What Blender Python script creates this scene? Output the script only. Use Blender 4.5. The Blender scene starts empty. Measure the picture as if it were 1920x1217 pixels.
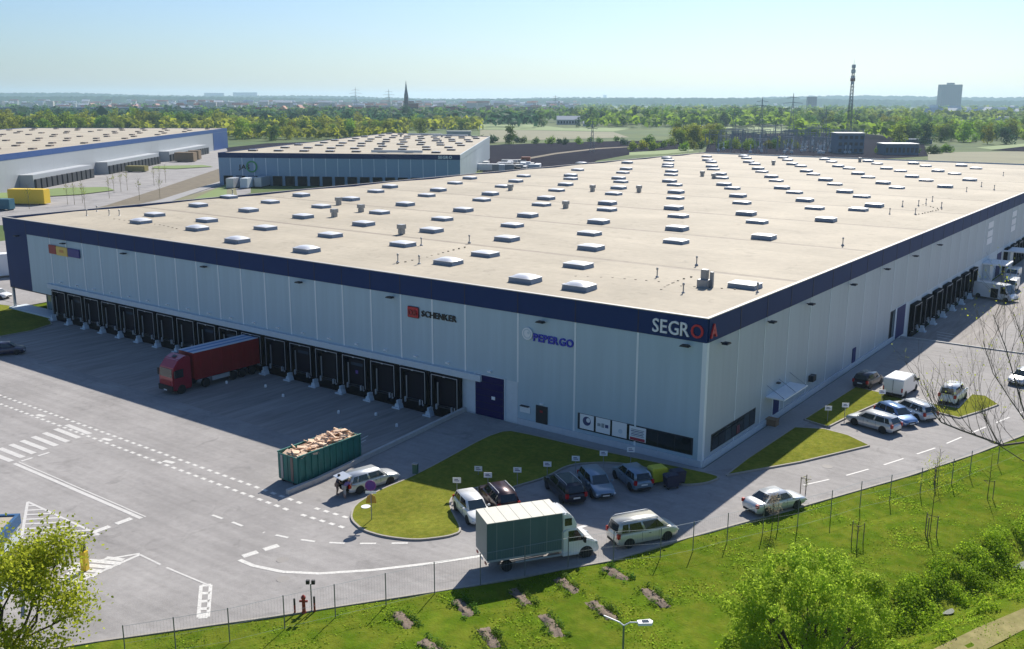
import bpy, bmesh, math, random
import numpy as np
from mathutils import Vector, Matrix
from mathutils.geometry import tessellate_polygon
random.seed(7); rng = np.random.default_rng(7)
PI = math.pi
scene = bpy.context.scene
# ------------------------------------------------------------------ camera, sky, sun, exposure
CAM = Vector((31.15, -67.32, 28.39)); YAW, PITCH, ROLL, FPX = 0.63726, -0.22703, 0.0028, 1822.3
def cam_axes():
    cy, sy, cp, sp = math.cos(YAW), math.sin(YAW), math.cos(PITCH), math.sin(PITCH)
    f = Vector((-sy*cp, cy*cp, sp)); r = Vector((cy, sy, 0)); u = r.cross(f)
    return r*math.cos(ROLL)+u*math.sin(ROLL), -r*math.sin(ROLL)+u*math.cos(ROLL), f
CR, CU, CF = cam_axes()
cd = bpy.data.cameras.new('camera'); cam = bpy.data.objects.new('camera', cd); scene.collection.objects.link(cam)
m = Matrix((CR, CU, -CF)).transposed().to_4x4(); m.translation = CAM; cam.matrix_world = m
cd.sensor_width = 36; cd.lens = 36*FPX/1920; cd.clip_start = 0.5; cd.clip_end = 40000
scene.camera = cam
SUN_EL = math.radians(39.8); SUN_DIR = Vector((-4.37, 13.9, 12.14)).normalized()
world = bpy.data.worlds.new('World'); scene.world = world; world.use_nodes = True
wn = world.node_tree.nodes; wl = world.node_tree.links
sky = wn.new('ShaderNodeTexSky'); sky.sky_type = 'NISHITA'; sky.sun_disc = False
sky.sun_elevation = SUN_EL; sky.sun_rotation = math.atan2(SUN_DIR.x, SUN_DIR.y)
sky.air_density = 1.0; sky.dust_density = 0.9; sky.ozone_density = 1.6
bg = wn['Background']; bg.inputs['Strength'].default_value = 0.075
tint = wn.new('ShaderNodeVectorMath'); tint.operation = 'MULTIPLY'; tint.inputs[1].default_value = (.70, .88, 1.13)   # cool white balance
wl.new(sky.outputs[0], tint.inputs[0]); wl.new(tint.outputs[0], bg.inputs['Color'])
sl = bpy.data.lights.new('sun', 'SUN'); sun = bpy.data.objects.new('sun', sl); scene.collection.objects.link(sun)
sl.energy = 5.0; sl.angle = math.radians(0.5); sl.color = (1.0, 0.945, 0.86)
sun.rotation_euler = SUN_DIR.to_track_quat('Z', 'Y').to_euler()
vs = scene.view_settings; vs.view_transform = 'Standard'; vs.look = 'None'; vs.gamma = 1; vs.use_curve_mapping = False
vs.exposure = 0.48
scene.cycles.max_bounces = 6; scene.cycles.diffuse_bounces = 3; scene.cycles.glossy_bounces = 3
scene.cycles.transmission_bounces = 4; scene.cycles.transparent_max_bounces = 8; scene.cycles.volume_bounces = 1

# ------------------------------------------------------------------ ground height and helpers
def clamp(v, a=0.0, b=1.0): return max(a, min(b, v))
def sstep(v): v = clamp(v); return v*v*(3-2*v)
DITCH = [(14.5, -24.5, .0), (18.0, -18.4, 1.2), (20.6, -10.5, 1.3), (23.4, -1.2, 1.3), (27, 9, 1.2), (32, 24, 1.2)]
def ditch(x, y):
    best = 1e9; dep = 0
    for a, b in zip(DITCH, DITCH[1:]):
        ax, ay, da = a; bx, by, db = b; dx, dy = bx-ax, by-ay; t = clamp(((x-ax)*dx+(y-ay)*dy)/(dx*dx+dy*dy))
        d = math.hypot(x-ax-t*dx, y-ay-t*dy)
        if d < best: best = d; dep = da+(db-da)*t
    return -dep*sstep(1-best/2.6)
def zg(x, y):
    if x > 0 and y > 55: return -1.0
    if x < -24: return -1.1
    return -1.1*clamp((4.2-x)/25)*clamp(-y/18.5)
def zt(x, y):
    z = zg(x, y)
    if 8 < x < 40 and -32 < y < 30: z += ditch(x, y)
    return z
def ray(px, py): return CF + CR*((px-960)/FPX) - CU*((py-608.5)/FPX)
def at(px, py, z=None, f=zg):
    d = ray(px, py)
    if z is not None: return CAM + d*((z-CAM.z)/d.z)
    zz = 0.0
    for _ in range(12):
        q = CAM + d*((zz-CAM.z)/d.z); zz = f(q.x, q.y)
    return Vector((q.x, q.y, zz))
def atA(px, py, y=0.0): d = ray(px, py); return CAM + d*((y-CAM.y)/d.y)     # point on the front facade plane
def atB(px, py, x=0.0): d = ray(px, py); return CAM + d*((x-CAM.x)/d.x)
COL = scene.collection
def tag(o, label=None, cat=None, group=None, kind=None):
    if label: o['label'] = label
    if cat: o['category'] = cat
    if group: o['group'] = group
    if kind: o['kind'] = kind
    return o
def empty(name, loc=(0,0,0), rz=0, label=None, cat=None, group=None):
    o = bpy.data.objects.new(name, None); COL.objects.link(o); o.location = loc; o.rotation_euler = (0,0,rz)
    o.empty_display_size = 0.2
    return tag(o, label, cat, group)
def link(name, mesh, parent=None, loc=(0,0,0), rz=0, mat=None):
    o = bpy.data.objects.new(name, mesh); COL.objects.link(o); o.parent = parent; o.location = loc; o.rotation_euler = (0,0,rz)
    if mat and not mesh.materials: mesh.materials.append(mat)
    return o
class MB:
    def __init__(s): s.v = []; s.f = []; s.mi = []; s.cur = 0
    def face(s, pts):
        n = len(s.v); s.v += [tuple(p) for p in pts]; s.f.append(tuple(range(n, n+len(pts)))); s.mi.append(s.cur); return s
    def box(s, a, b, M=None):
        x0,y0,z0 = a; x1,y1,z1 = b; n = len(s.v)
        P = [(x0,y0,z0),(x1,y0,z0),(x1,y1,z0),(x0,y1,z0),(x0,y0,z1),(x1,y0,z1),(x1,y1,z1),(x0,y1,z1)]
        if M is not None: P = [tuple(M @ Vector(p)) for p in P]
        s.v += P
        for q in ((0,3,2,1),(4,5,6,7),(0,1,5,4),(1,2,6,5),(2,3,7,6),(3,0,4,7)): s.f.append(tuple(n+i for i in q)); s.mi.append(s.cur)
        return s
    def cbox(s, c, d, M=None): return s.box((c[0]-d[0]/2,c[1]-d[1]/2,c[2]-d[2]/2),(c[0]+d[0]/2,c[1]+d[1]/2,c[2]+d[2]/2), M)
    def prism(s, prof, a, b, axis=1):          # profile of (u,w) pairs extruded from a to b along an axis (1: u=x,w=z; 0: u=y,w=z; 2: u=x,w=y)
        def P(u, w, t): return {1:(u,t,w), 0:(t,u,w), 2:(u,w,t)}[axis]
        n = len(s.v); k = len(prof)
        s.v += [P(u,w,a) for u,w in prof] + [P(u,w,b) for u,w in prof]
        s.f.append(tuple(range(n, n+k))[::-1]); s.f.append(tuple(range(n+k, n+2*k))); s.mi += [s.cur]*2
        for i in range(k):
            j = (i+1)%k; s.f.append((n+i, n+j, n+k+j, n+k+i)); s.mi.append(s.cur)
        return s
    def tube(s, pts, r, n=6, r2=None):
        pts = [Vector(p) for p in pts]; base = len(s.v); L = len(pts)
        for i, p in enumerate(pts):
            d = (pts[min(i+1, L-1)]-pts[max(i-1, 0)]).normalized()
            a = d.cross(Vector((0,0,1))) if abs(d.z) < .9 else d.cross(Vector((1,0,0)))
            a.normalize(); b = d.cross(a); rr = r if r2 is None else r+(r2-r)*i/(L-1)
            for k in range(n):
                t = 2*PI*k/n; s.v.append(tuple(p+a*math.cos(t)*rr+b*math.sin(t)*rr))
        for i in range(L-1):
            for k in range(n):
                k2 = (k+1)%n; s.f.append((base+i*n+k, base+i*n+k2, base+(i+1)*n+k2, base+(i+1)*n+k)); s.mi.append(s.cur)
        s.f.append(tuple(base+k for k in range(n))); s.f.append(tuple(base+(L-1)*n+k for k in range(n))[::-1]); s.mi += [s.cur]*2
        return s
    def lathe(s, prof, c=(0,0,0), axis='z', n=16):   # prof: (radius, height)
        base = len(s.v)
        for r, h in prof:
            for k in range(n):
                t = 2*PI*k/n; a, b = r*math.cos(t), r*math.sin(t)
                s.v.append((c[0]+a, c[1]+b, c[2]+h) if axis == 'z' else (c[0]+a, c[1]+h, c[2]+b) if axis == 'y' else (c[0]+h, c[1]+a, c[2]+b))
        for i in range(len(prof)-1):
            for k in range(n):
                k2 = (k+1)%n; s.f.append((base+i*n+k, base+i*n+k2, base+(i+1)*n+k2, base+(i+1)*n+k)); s.mi.append(s.cur)
        s.f.append(tuple(base+k for k in range(n))[::-1]); s.f.append(tuple(base+(len(prof)-1)*n+k for k in range(n))); s.mi += [s.cur]*2
        return s
    def mesh(s, name, mats, smooth=False, bevel=0):
        me = bpy.data.meshes.new(name); me.from_pydata(s.v, [], s.f)
        if not isinstance(mats, (list, tuple)): mats = [mats]
        for mm in mats: me.materials.append(mm)
        me.polygons.foreach_set('material_index', s.mi)
        bm = bmesh.new(); bm.from_mesh(me)
        bmesh.ops.recalc_face_normals(bm, faces=bm.faces)
        if bevel: bmesh.ops.bevel(bm, geom=list(bm.edges), offset=bevel, segments=2, affect='EDGES', clamp_overlap=True)
        bm.to_mesh(me); bm.free()
        if smooth: me.polygons.foreach_set('use_smooth', [True]*len(me.polygons))
        me.update(); return me
    def build(s, name, mats, parent=None, loc=(0,0,0), rz=0, smooth=False, bevel=0):
        return link(name, s.mesh(name, mats, smooth, bevel), parent, loc, rz)

# ------------------------------------------------------------------ materials
MATS = {}
def mat(name, col, rough=0.7, metal=0.0, spots=0.0, streak=0.0, var=0.0, scale=3.0, bump=0.0, bscale=40.0, coat=0.0, stretch=None, col2=None, big=0.0, hue=0.0, spec=0.5, emit=None):
    if name in MATS: return MATS[name]
    M = bpy.data.materials.new(name); M.use_nodes = True; N = M.node_tree.nodes; Lk = M.node_tree.links; P = N['Principled BSDF']
    P.inputs['Base Color'].default_value = (*col, 1); P.inputs['Roughness'].default_value = rough; P.inputs['Metallic'].default_value = metal
    P.inputs['Specular IOR Level'].default_value = spec
    if coat: P.inputs['Coat Weight'].default_value = coat; P.inputs['Coat Roughness'].default_value = .06
    if var or bump or col2 or big or hue or spots:
        tc = N.new('ShaderNodeTexCoord'); mp = N.new('ShaderNodeMapping'); Lk.new(tc.outputs['Object'], mp.inputs[0])
        if stretch: mp.inputs['Scale'].default_value = stretch
        last = None
        rgb = N.new('ShaderNodeRGB'); rgb.outputs[0].default_value = (*col, 1); last = rgb.outputs[0]
        if col2:
            n = N.new('ShaderNodeTexNoise'); n.inputs['Scale'].default_value = scale*.45; n.inputs['Detail'].default_value = 5; Lk.new(mp.outputs[0], n.inputs[0])
            r = N.new('ShaderNodeValToRGB'); r.color_ramp.elements[0].position = .40; r.color_ramp.elements[1].position = .62; Lk.new(n.outputs[0], r.inputs[0])
            mx = N.new('ShaderNodeMix'); mx.data_type = 'RGBA'; Lk.new(r.outputs[0], mx.inputs[0]); Lk.new(last, mx.inputs[6]); mx.inputs[7].default_value = (*col2, 1); last = mx.outputs[2]
        for sc_, am in ((scale, var), (scale*.07, big)):
            if not am: continue
            n = N.new('ShaderNodeTexNoise'); n.inputs['Scale'].default_value = sc_; n.inputs['Detail'].default_value = 6; n.inputs['Roughness'].default_value = .65; Lk.new(mp.outputs[0], n.inputs[0])
            mr = N.new('ShaderNodeMapRange'); mr.inputs['From Min'].default_value = .3; mr.inputs['From Max'].default_value = .7; mr.inputs['To Min'].default_value = 1-am; mr.inputs['To Max'].default_value = 1+am; Lk.new(n.outputs[0], mr.inputs[0])
            vm = N.new('ShaderNodeVectorMath'); vm.operation = 'SCALE'; Lk.new(last, vm.inputs[0]); Lk.new(mr.outputs[0], vm.inputs['Scale']); last = vm.outputs[0]
        if spots:                                   # dark oil and damp spots
            n = N.new('ShaderNodeTexNoise'); n.inputs['Scale'].default_value = .55; n.inputs['Detail'].default_value = 3; n.inputs['Distortion'].default_value = 1.2; Lk.new(tc.outputs['Object'], n.inputs[0])
            mr = N.new('ShaderNodeMapRange'); mr.inputs['From Min'].default_value = .60; mr.inputs['From Max'].default_value = .72; mr.inputs['To Min'].default_value = 1; mr.inputs['To Max'].default_value = 1-spots; Lk.new(n.outputs[0], mr.inputs[0])
            vm = N.new('ShaderNodeVectorMath'); vm.operation = 'SCALE'; Lk.new(last, vm.inputs[0]); Lk.new(mr.outputs[0], vm.inputs['Scale']); last = vm.outputs[0]
        if streak:                                  # long faint tyre tracks along the driving direction
            m2 = N.new('ShaderNodeMapping'); Lk.new(tc.outputs['Object'], m2.inputs[0]); m2.inputs['Scale'].default_value = (.045, 1.5, 1); m2.inputs['Rotation'].default_value = (0, 0, .06)
            n = N.new('ShaderNodeTexNoise'); n.inputs['Scale'].default_value = 1; n.inputs['Detail'].default_value = 5; n.inputs['Distortion'].default_value = .35; Lk.new(m2.outputs[0], n.inputs[0])
            mr = N.new('ShaderNodeMapRange'); mr.inputs['From Min'].default_value = .35; mr.inputs['From Max'].default_value = .68; mr.inputs['To Min'].default_value = 1+streak*.4; mr.inputs['To Max'].default_value = 1-streak; Lk.new(n.outputs[0], mr.inputs[0])
            vm = N.new('ShaderNodeVectorMath'); vm.operation = 'SCALE'; Lk.new(last, vm.inputs[0]); Lk.new(mr.outputs[0], vm.inputs['Scale']); last = vm.outputs[0]
        if hue:
            oi = N.new('ShaderNodeObjectInfo'); hs = N.new('ShaderNodeHueSaturation'); Lk.new(last, hs.inputs['Color'])
            a = N.new('ShaderNodeMapRange'); a.inputs['To Min'].default_value = .5-hue; a.inputs['To Max'].default_value = .5+hue; Lk.new(oi.outputs['Random'], a.inputs[0]); Lk.new(a.outputs[0], hs.inputs['Hue'])
            b = N.new('ShaderNodeMath'); b.operation = 'MULTIPLY'; b.inputs[1].default_value = 7.31; Lk.new(oi.outputs['Random'], b.inputs[0])
            c = N.new('ShaderNodeMath'); c.operation = 'FRACT'; Lk.new(b.outputs[0], c.inputs[0])
            d = N.new('ShaderNodeMapRange'); d.inputs['To Min'].default_value = .65; d.inputs['To Max'].default_value = 1.35; Lk.new(c.outputs[0], d.inputs[0]); Lk.new(d.outputs[0], hs.inputs['Value']); last = hs.outputs[0]
        Lk.new(last, P.inputs['Base Color'])
        if bump:
            n = N.new('ShaderNodeTexNoise'); n.inputs['Scale'].default_value = bscale; n.inputs['Detail'].default_value = 4; Lk.new(mp.outputs[0], n.inputs[0])
            bp = N.new('ShaderNodeBump'); bp.inputs['Strength'].default_value = bump; bp.inputs['Distance'].default_value = .05; Lk.new(n.outputs[0], bp.inputs['Height']); Lk.new(bp.outputs[0], P.inputs['Normal'])
    MATS[name] = M; return M
def leafmat(name, col, trans=.45, hue=.02, var=.35, scale=1.2):
    M = mat(name, col, .7, spec=.08, var=var, scale=scale, hue=hue); N = M.node_tree.nodes; Lk = M.node_tree.links; P = N['Principled BSDF']
    src = P.inputs['Base Color'].links[0].from_socket
    t = N.new('ShaderNodeBsdfTranslucent'); g = N.new('ShaderNodeGamma'); g.inputs[1].default_value = .9; Lk.new(src, g.inputs[0]); Lk.new(g.outputs[0], t.inputs[0])
    mx = N.new('ShaderNodeMixShader'); mx.inputs[0].default_value = trans; Lk.new(P.outputs[0], mx.inputs[1]); Lk.new(t.outputs[0], mx.inputs[2])
    Lk.new(mx.outputs[0], N['Material Output'].inputs[0]); return M

m_pave = mat('paving', (.312,.295,.282), .85, spec=.12, spots=.16, streak=.09, var=.08, scale=2.2, big=.15, bump=.25, bscale=9)
m_walk = mat('walk_paving', (.33,.32,.31), .85, spec=.12, var=.08, scale=3, big=.08)
m_path = mat('gravel_path', (.26,.235,.10), .95, spec=0, var=.2, scale=2, big=.15, col2=(.30,.26,.12))
m_paint = mat('road_paint', (.58,.56,.52), .6, var=.22, scale=6)
m_paint_old = mat('worn_road_paint', (.54,.52,.49), .7, var=.12, scale=5)
m_kerb = mat('kerb_concrete', (.34,.31,.27), .85, var=.1, scale=4)
m_conc = mat('concrete', (.45,.44,.42), .85, var=.1, scale=3, big=.1)
m_grass = mat('grass', (.088,.142,.011), .9, spec=.0, var=.2, scale=1.6, col2=(.135,.165,.018), big=.14, bump=.9, bscale=7)
m_lawn = mat('mown_lawn', (.195,.20,.032), .9, spec=.0, var=.20, scale=4, col2=(.15,.17,.025), big=.18, bump=.9, bscale=14)
m_field = mat('far_grassland', (.10,.13,.035), .9, spec=.12, var=.25, scale=.02, col2=(.07,.11,.035), big=.2)
m_plough = mat('ploughed_soil', (.034,.032,.042), .95, spec=0, var=.22, scale=.05, stretch=(1,6,1))
m_meadow = mat('bright_meadow', (.15,.21,.05), .9, var=.12, scale=.03)
m_tan = mat('dry_field', (.16,.15,.07), .9, var=.15, scale=.03)
m_soil = mat('brown_soil', (.15,.12,.075), .95, var=.25, scale=.25, stretch=(1,3,1))
m_roof = mat('roof_membrane', (.425,.372,.285), .75, spec=.12, spots=.16, streak=.04, var=.07, scale=1.1, big=.13, bump=.1, bscale=2)
m_roofs = mat('roof_seam', (.27,.225,.17), .8, var=.2, scale=1)
m_navy = mat('navy_metal', (.011,.034,.125), .6, 0, var=.06, scale=.6, spec=.2)
m_navyj = mat('navy_joint', (.008,.015,.045), .5)
m_cap = mat('parapet_cap', (.40,.38,.35), .6, .1)
m_panel = mat('silver_panel', (.41,.53,.60), .5, .15, var=.05, scale=1.6, stretch=(1,1,.06), big=.05)
m_panelB = mat('light_panel', (.43,.48,.51), .5, .15, var=.05, scale=1.6, stretch=(1,1,.06), big=.05)
m_joint = mat('panel_joint', (.76,.81,.84), .5, .2)
m_plinth = mat('plinth_concrete', (.50,.54,.58), .75, var=.06, scale=2)
m_dockwall = mat('pale_panel', (.58,.64,.68), .6, var=.04, scale=2)
m_black = mat('black_rubber', (.006,.006,.008), .8, spec=.15)
m_dark = mat('dark_metal', (.02,.022,.028), .5)
m_dockdoor = mat('dark_door', (.009,.008,.016), .6, spec=.2)
m_bluedoor = mat('blue_door', (.01,.02,.12), .6, spec=.2)
m_indigo = mat('indigo_door', (.008,.005,.075), .6, spec=.2)
m_grey = mat('grey_steel', (.30,.31,.32), .5, .5)
m_lgrey = mat('light_steel', (.52,.54,.56), .45, .4)
m_white = mat('white_paint', (.80,.80,.80), .5)
m_glass = mat('dark_glass', (.012,.018,.022), .06, spec=.9)
m_glassb = mat('tinted_glass', (.03,.045,.05), .05, spec=1.0)
m_glassg = mat('pale_glass', (.12,.18,.19), .08, spec=1.0)
m_dome = mat('opal_dome', (.66,.67,.70), .38, spec=.5)
m_domekerb = mat('rooflight_kerb', (.21,.26,.33), .5, .2)
m_red = mat('red_sign', (.55,.02,.03), .45)
m_dred = mat('dark_red_sign', (.30,.015,.02), .45)
m_yel = mat('yellow_sign', (.75,.50,.10), .45)
m_blue = mat('blue_sign', (.015,.03,.42), .45)
m_dblue = mat('deep_blue_sign', (.012,.015,.20), .45)
m_bsign = mat('black_sign', (.012,.014,.014), .45)
m_wsign = mat('white_sign', (.82,.82,.82), .45)
m_tyre = mat('tyre_rubber', (.018,.018,.018), .8)
m_rim = mat('alloy_rim', (.42,.43,.45), .3, .8)
m_plate = mat('number_plate', (.75,.75,.72), .5)
m_tail = mat('tail_lamp', (.40,.012,.012), .25)
m_lamp = mat('head_lamp', (.62,.66,.70), .12, .3)
m_trim = mat('car_trim', (.02,.02,.022), .6)
m_bark = mat('bark', (.075,.058,.042), .9, var=.3, scale=6)
m_stake = mat('timber_stake', (.22,.17,.11), .9, var=.2, scale=5)
m_wood = mat('scrap_timber', (.66,.50,.32), .85, var=.35, scale=4, hue=.03)
m_green = mat('green_container', (.02,.15,.125), .55, var=.25, scale=2.5, stretch=(1,1,.4))
m_yellow = mat('yellow_plastic', (.60,.56,.04), .45)
m_yelp = mat('yellow_paint', (.82,.55,.03), .5)
m_bin = mat('dark_bin', (.03,.03,.06), .5)
m_water = mat('water', (.10,.12,.09), .6, spec=.3, var=.5, scale=7, bump=1, bscale=10)
def paint(name, c, metal=.4): return mat('car_paint_'+name, c, .32, metal, coat=.8, var=.03, scale=2)

def to_mesh_np(name, V, F, mats, mi=None, smooth=False):
    V = np.asarray(V, dtype=np.float32); F = np.asarray(F, dtype=np.int32); k = F.shape[1]
    me = bpy.data.meshes.new(name); me.vertices.add(len(V)); me.vertices.foreach_set('co', V.ravel())
    me.loops.add(F.size); me.loops.foreach_set('vertex_index', F.ravel())
    me.polygons.add(len(F)); me.polygons.foreach_set('loop_start', np.arange(0, F.size, k, dtype=np.int32))
    for mm in (mats if isinstance(mats, (list, tuple)) else [mats]): me.materials.append(mm)
    if mi is not None: me.polygons.foreach_set('material_index', np.asarray(mi, dtype=np.int32))
    if smooth: me.polygons.foreach_set('use_smooth', np.ones(len(F), dtype=bool))
    me.update(calc_edges=True); me.validate(); return me

def sheet(name, poly, dz, mt, f=zg, step=2.5, cut=None, parent=None, kind='structure', flat=None):
    poly = [Vector((p[0], p[1], 0)) for p in poly]
    bm = bmesh.new(); vs_ = [bm.verts.new(p) for p in poly]
    for t in tessellate_polygon([poly]): 
        try: bm.faces.new([vs_[i] for i in t])
        except ValueError: pass
    if flat is None:
        xs = [p.x for p in poly]; ys = [p.y for p in poly]
        cx = [v for v in np.arange(math.floor(min(xs)/step)*step, max(xs), step) if -70 < v < 30]+[-24.02, -23.98, 4.2, 0.0, .02]
        cy = [v for v in np.arange(math.floor(min(ys)/step)*step, max(ys), step) if -60 < v < 70]+[55.0, 55.03, 0, -18.5]
        for n_, cs in (((1,0,0), cx), ((0,1,0), cy)):
            for v in cs:
                bmesh.ops.bisect_plane(bm, geom=bm.verts[:]+bm.edges[:]+bm.faces[:], plane_co=(v,v,0), plane_no=n_)
    for v in bm.verts: v.co.z = (f(v.co.x, v.co.y) if flat is None else flat)+dz
    bmesh.ops.recalc_face_normals(bm, faces=bm.faces)
    for fc in bm.faces:
        if fc.normal.z < 0: fc.normal_flip()
    me = bpy.data.meshes.new(name); bm.to_mesh(me); bm.free(); me.materials.append(mt)
    o = link(name, me, parent)
    if parent is None: o['kind'] = kind
    return o
def pxs(L, **k): return [tuple(at(a, b, **k))[:2] for a, b in L]

# ------------------------------------------------------------------ ground
def axis(lo, hi, far):
    mid = list(np.arange(lo, hi+.1, 1.5)); out = []; d = 6; v = lo-d
    while v > -far: out.append(v); d *= 1.6; v -= d
    a = out[::-1]+mid; d = 6; v = hi+d
    while v < far: a.append(v); d *= 1.6; v += d
    return [-far]+a+[far]
xs = axis(-70, 40, 16000); ys = axis(-66, 30, 16000)
def verge(x, y):
    P = [(-29.3,-59),(-16.25,-42.06),(-10.3,-34.92),(-2.91,-25.58),(2.55,-17.8),(5.12,-11.7),(9.09,-2.7),(13.62,7.94),(16.82,16.65),(19.16,24.18),(24,36),(60,36),(60,-90),(-50,-90)]; c = False
    for (x0, y0), (x1, y1) in zip(P, P[1:]+P[:1]):
        if (y0 > y) != (y1 > y) and x < (x1-x0)*(y-y0)/(y1-y0)+x0: c = not c
    return c
V = []; F = []
for j, y in enumerate(ys):
    for i, x in enumerate(xs):
        near = -70 <= x <= 40 and -66 <= y <= 30
        z = zt(x, y)-.10 if (x < 60 and y < 60 and x > -140 and y > -120) else (-1.3 if (-24 > x > -200 and y < 40) else -.35)
        if x > 0 and y > 50: z = -1.35
        if near and verge(x, y): z += .07+.04*math.sin(x*1.3+y*.4)*math.sin(y*.9-x*.3)
        V.append((x, y, z))
nx = len(xs)
for j in range(len(ys)-1):
    for i in range(nx-1): F.append((j*nx+i, j*nx+i+1, (j+1)*nx+i+1, (j+1)*nx+i))
fi = []
for f_ in F:
    c = np.mean([V[k] for k in f_], axis=0); fi.append(0 if (abs(c[0]) < 130 and abs(c[1]) < 130) else 1)
g = link('ground', to_mesh_np('ground', V, F, [m_grass, m_field], fi, True)); g['kind'] = 'structure'

EDGE = [(-29.3,-59),(-16.25,-42.06),(-10.3,-34.92),(-2.91,-25.58),(2.55,-17.8),(5.12,-11.7),(9.09,-2.7),(13.62,7.94),(16.82,16.65),(19.16,24.18),(24,36),(33,54.9)]
yard = EDGE + [(60,54.9),(.3,54.9),(.3,-.2),(-23.9,-.2),(-23.9,-21.5),(-24.1,-21.5),(-24.1,.6),(-96.5,.6),(-96.5,2),(-112,2),(-150,2),(-210,-40),(-130,-59)]
sheet('yard', yard, 0, m_pave)
sheet('far_yard', [(.3,55.1),(60,55.1),(90,80),(60,260),(.3,235)], -1.0, m_pave, flat=0)
# ------------------------------------------------------------------ far fields and estate ground, each sheet a little above the one below
def fs(name, L, dz, mt, **k): return sheet(name, pxs(L, z=0), dz, mt, flat=-.35, **k)
fs('estate_yard', [(-260,420),(-200,330),(30,345),(180,322),(300,296),(420,276),(470,300),(470,360),(300,400),(120,420)], .06, m_pave)
fs('far_meadow', [(430,262),(900,236),(1420,236),(2100,250),(2300,340),(1300,330),(900,330)], .03, m_field)
fs('ploughed_field', [(905,330),(905,272),(1010,268),(1150,264),(1255,263),(1290,270),(1265,283),(1180,289),(1120,300),(1060,330)], .10, m_plough)
fs('field_track', [(960,300),(1040,286),(1120,277),(1180,274),(1180,275.2),(1120,279),(1042,288.5),(962,303)], .16, m_soil)
fs('green_strip', [(1180,285),(1240,281.5),(1300,277),(1300,283),(1250,288),(1180,291)], .16, m_meadow)
fs('green_field', [(900,233),(1000,233),(1060,240),(1120,238),(1180,241),(1150,246),(1000,243),(900,242)], .10, m_meadow)
fs('brown_field', [(900,243),(1000,244),(1150,247),(1180,257),(1000,262),(900,268)], .13, m_tan)
fs('meadow_strip', [(1280,238),(1600,236),(1600,244),(1430,246),(1290,244)], .10, m_meadow)
fs('substation_gravel', [(1330,252),(1600,248),(1730,262),(1740,292),(1600,300),(1320,296)], .13, m_plough)
fs('pasture', [(1740,285),(1920,283),(2060,290),(2060,330),(1740,312)], .14, m_tan)
fs('pasture_light', [(1830,276),(1930,268),(2100,270),(2100,276),(1930,276),(1860,280)], .17, m_meadow)
fs('ploughed_patch', [(1858,281),(1930,273),(2100,277),(2100,290),(1930,284)], .20, m_plough)
fs('soil_bank', [(50,420),(200,383),(300,352),(420,312),(440,318),(440,335),(310,370),(160,402),(70,425)], .10, m_soil)
fs('grass_bank', [(250,390),(350,366),(440,342),(450,390),(300,400)], .16, m_tan)
fs('grass_verge', [(330,388),(380,364),(425,344),(425,380)], .20, m_meadow)
fs('concrete_lane', [(230,396),(330,364),(430,334),(430,340),(350,366),(260,398)], .22, m_walk)
fs('soil_field', [(425,276),(500,268),(680,262),(680,270),(500,282),(430,300)], .10, m_plough)
fs('yard_island', [(-40,352),(30,343),(60,336),(95,337),(40,346),(-40,358)], .30, m_tan)
fs('yard_lawn', [(-40,362),(40,360),(110,352),(200,350),(215,356),(150,364),(30,371),(-40,372)], .30, m_meadow)
fs('yard_median', [(290,311),(380,309),(400,312),(330,316),(285,315)], .30, m_meadow)

# ------------------------------------------------------------------ lawns with kerbs
def kerb(poly, h=.13, w=.14, parent=None, closed=True, f=zg, mt=None, name='kerb'):
    mb = MB(); P = [Vector((a[0], a[1], 0)) for a in poly]; n = len(P)
    for i in range(n if closed else n-1):
        a, b = P[i], P[(i+1) % n]; L = (b-a).length; k = max(1, int(L/1.5))
        d = (b-a).normalized(); s = Vector((-d.y, d.x, 0))*w/2
        for q in range(k):
            p0 = a+(b-a)*q/k+d*.004; p1 = a+(b-a)*(q+1)/k-d*.004
            z0, z1 = f(p0.x, p0.y), f(p1.x, p1.y)
            c = [p0-s, p1-s, p1+s, p0+s]; zz = [z0, z1, z1, z0]; n0 = len(mb.v)
            mb.v += [(c[i_].x, c[i_].y, zz[i_]-.1) for i_ in range(4)]+[(c[i_].x, c[i_].y, zz[i_]+h) for i_ in range(4)]
            for fc in ((4,5,6,7),(0,1,5,4),(1,2,6,5),(2,3,7,6),(3,0,4,7)): mb.f.append(tuple(n0+t for t in fc)); mb.mi.append(0)
    o = mb.build(name, mt or m_kerb, parent)
    if parent is None: o['kind'] = 'structure'
    return o
def smooth_poly(P, it=1):
    for _ in range(it):
        Q = []
        for i in range(len(P)):
            a, b = P[i], P[(i+1) % len(P)]
            Q += [(a[0]*.8+b[0]*.2, a[1]*.8+b[1]*.2), (a[0]*.2+b[0]*.8, a[1]*.2+b[1]*.8)]
        P = Q
    return P
LAWN1 = pxs([(657,975),(664,950),(700,926),(780,893),(938,806),(1000,818),(1100,842),(1220,867),(1322,888),(1352,897),(1325,908),(1280,912),(1262,900),(1212,878),(1145,868),(1068,872),(1022,898),(958,916),(942,926),(905,912),(848,932),(842,950),(868,998),(840,1008),(780,1015),(720,1008),(680,996)])
LAWN1 = smooth_poly(LAWN1, 2)
LAWN2 = pxs([(1362,893),(1400,863),(1490,803),(1545,806),(1590,818),(1630,837),(1500,868)])
LAWN3 = pxs([(1508,788),(1604,727),(1655,739),(1700,752),(1755,760),(1796,767),(1806,757),(1822,741),(1848,744),(1872,760),(1840,772),(1798,785),(1735,769),(1682,753),(1645,758),(1602,777),(1552,802)])
for nm, P in (('lawn', LAWN1), ('lawn', LAWN2), ('lawn', LAWN3)):
    sheet(nm, P, .12, m_lawn, step=1.5); kerb(P)
kerb(EDGE, closed=False, h=.02, w=.18)
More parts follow.
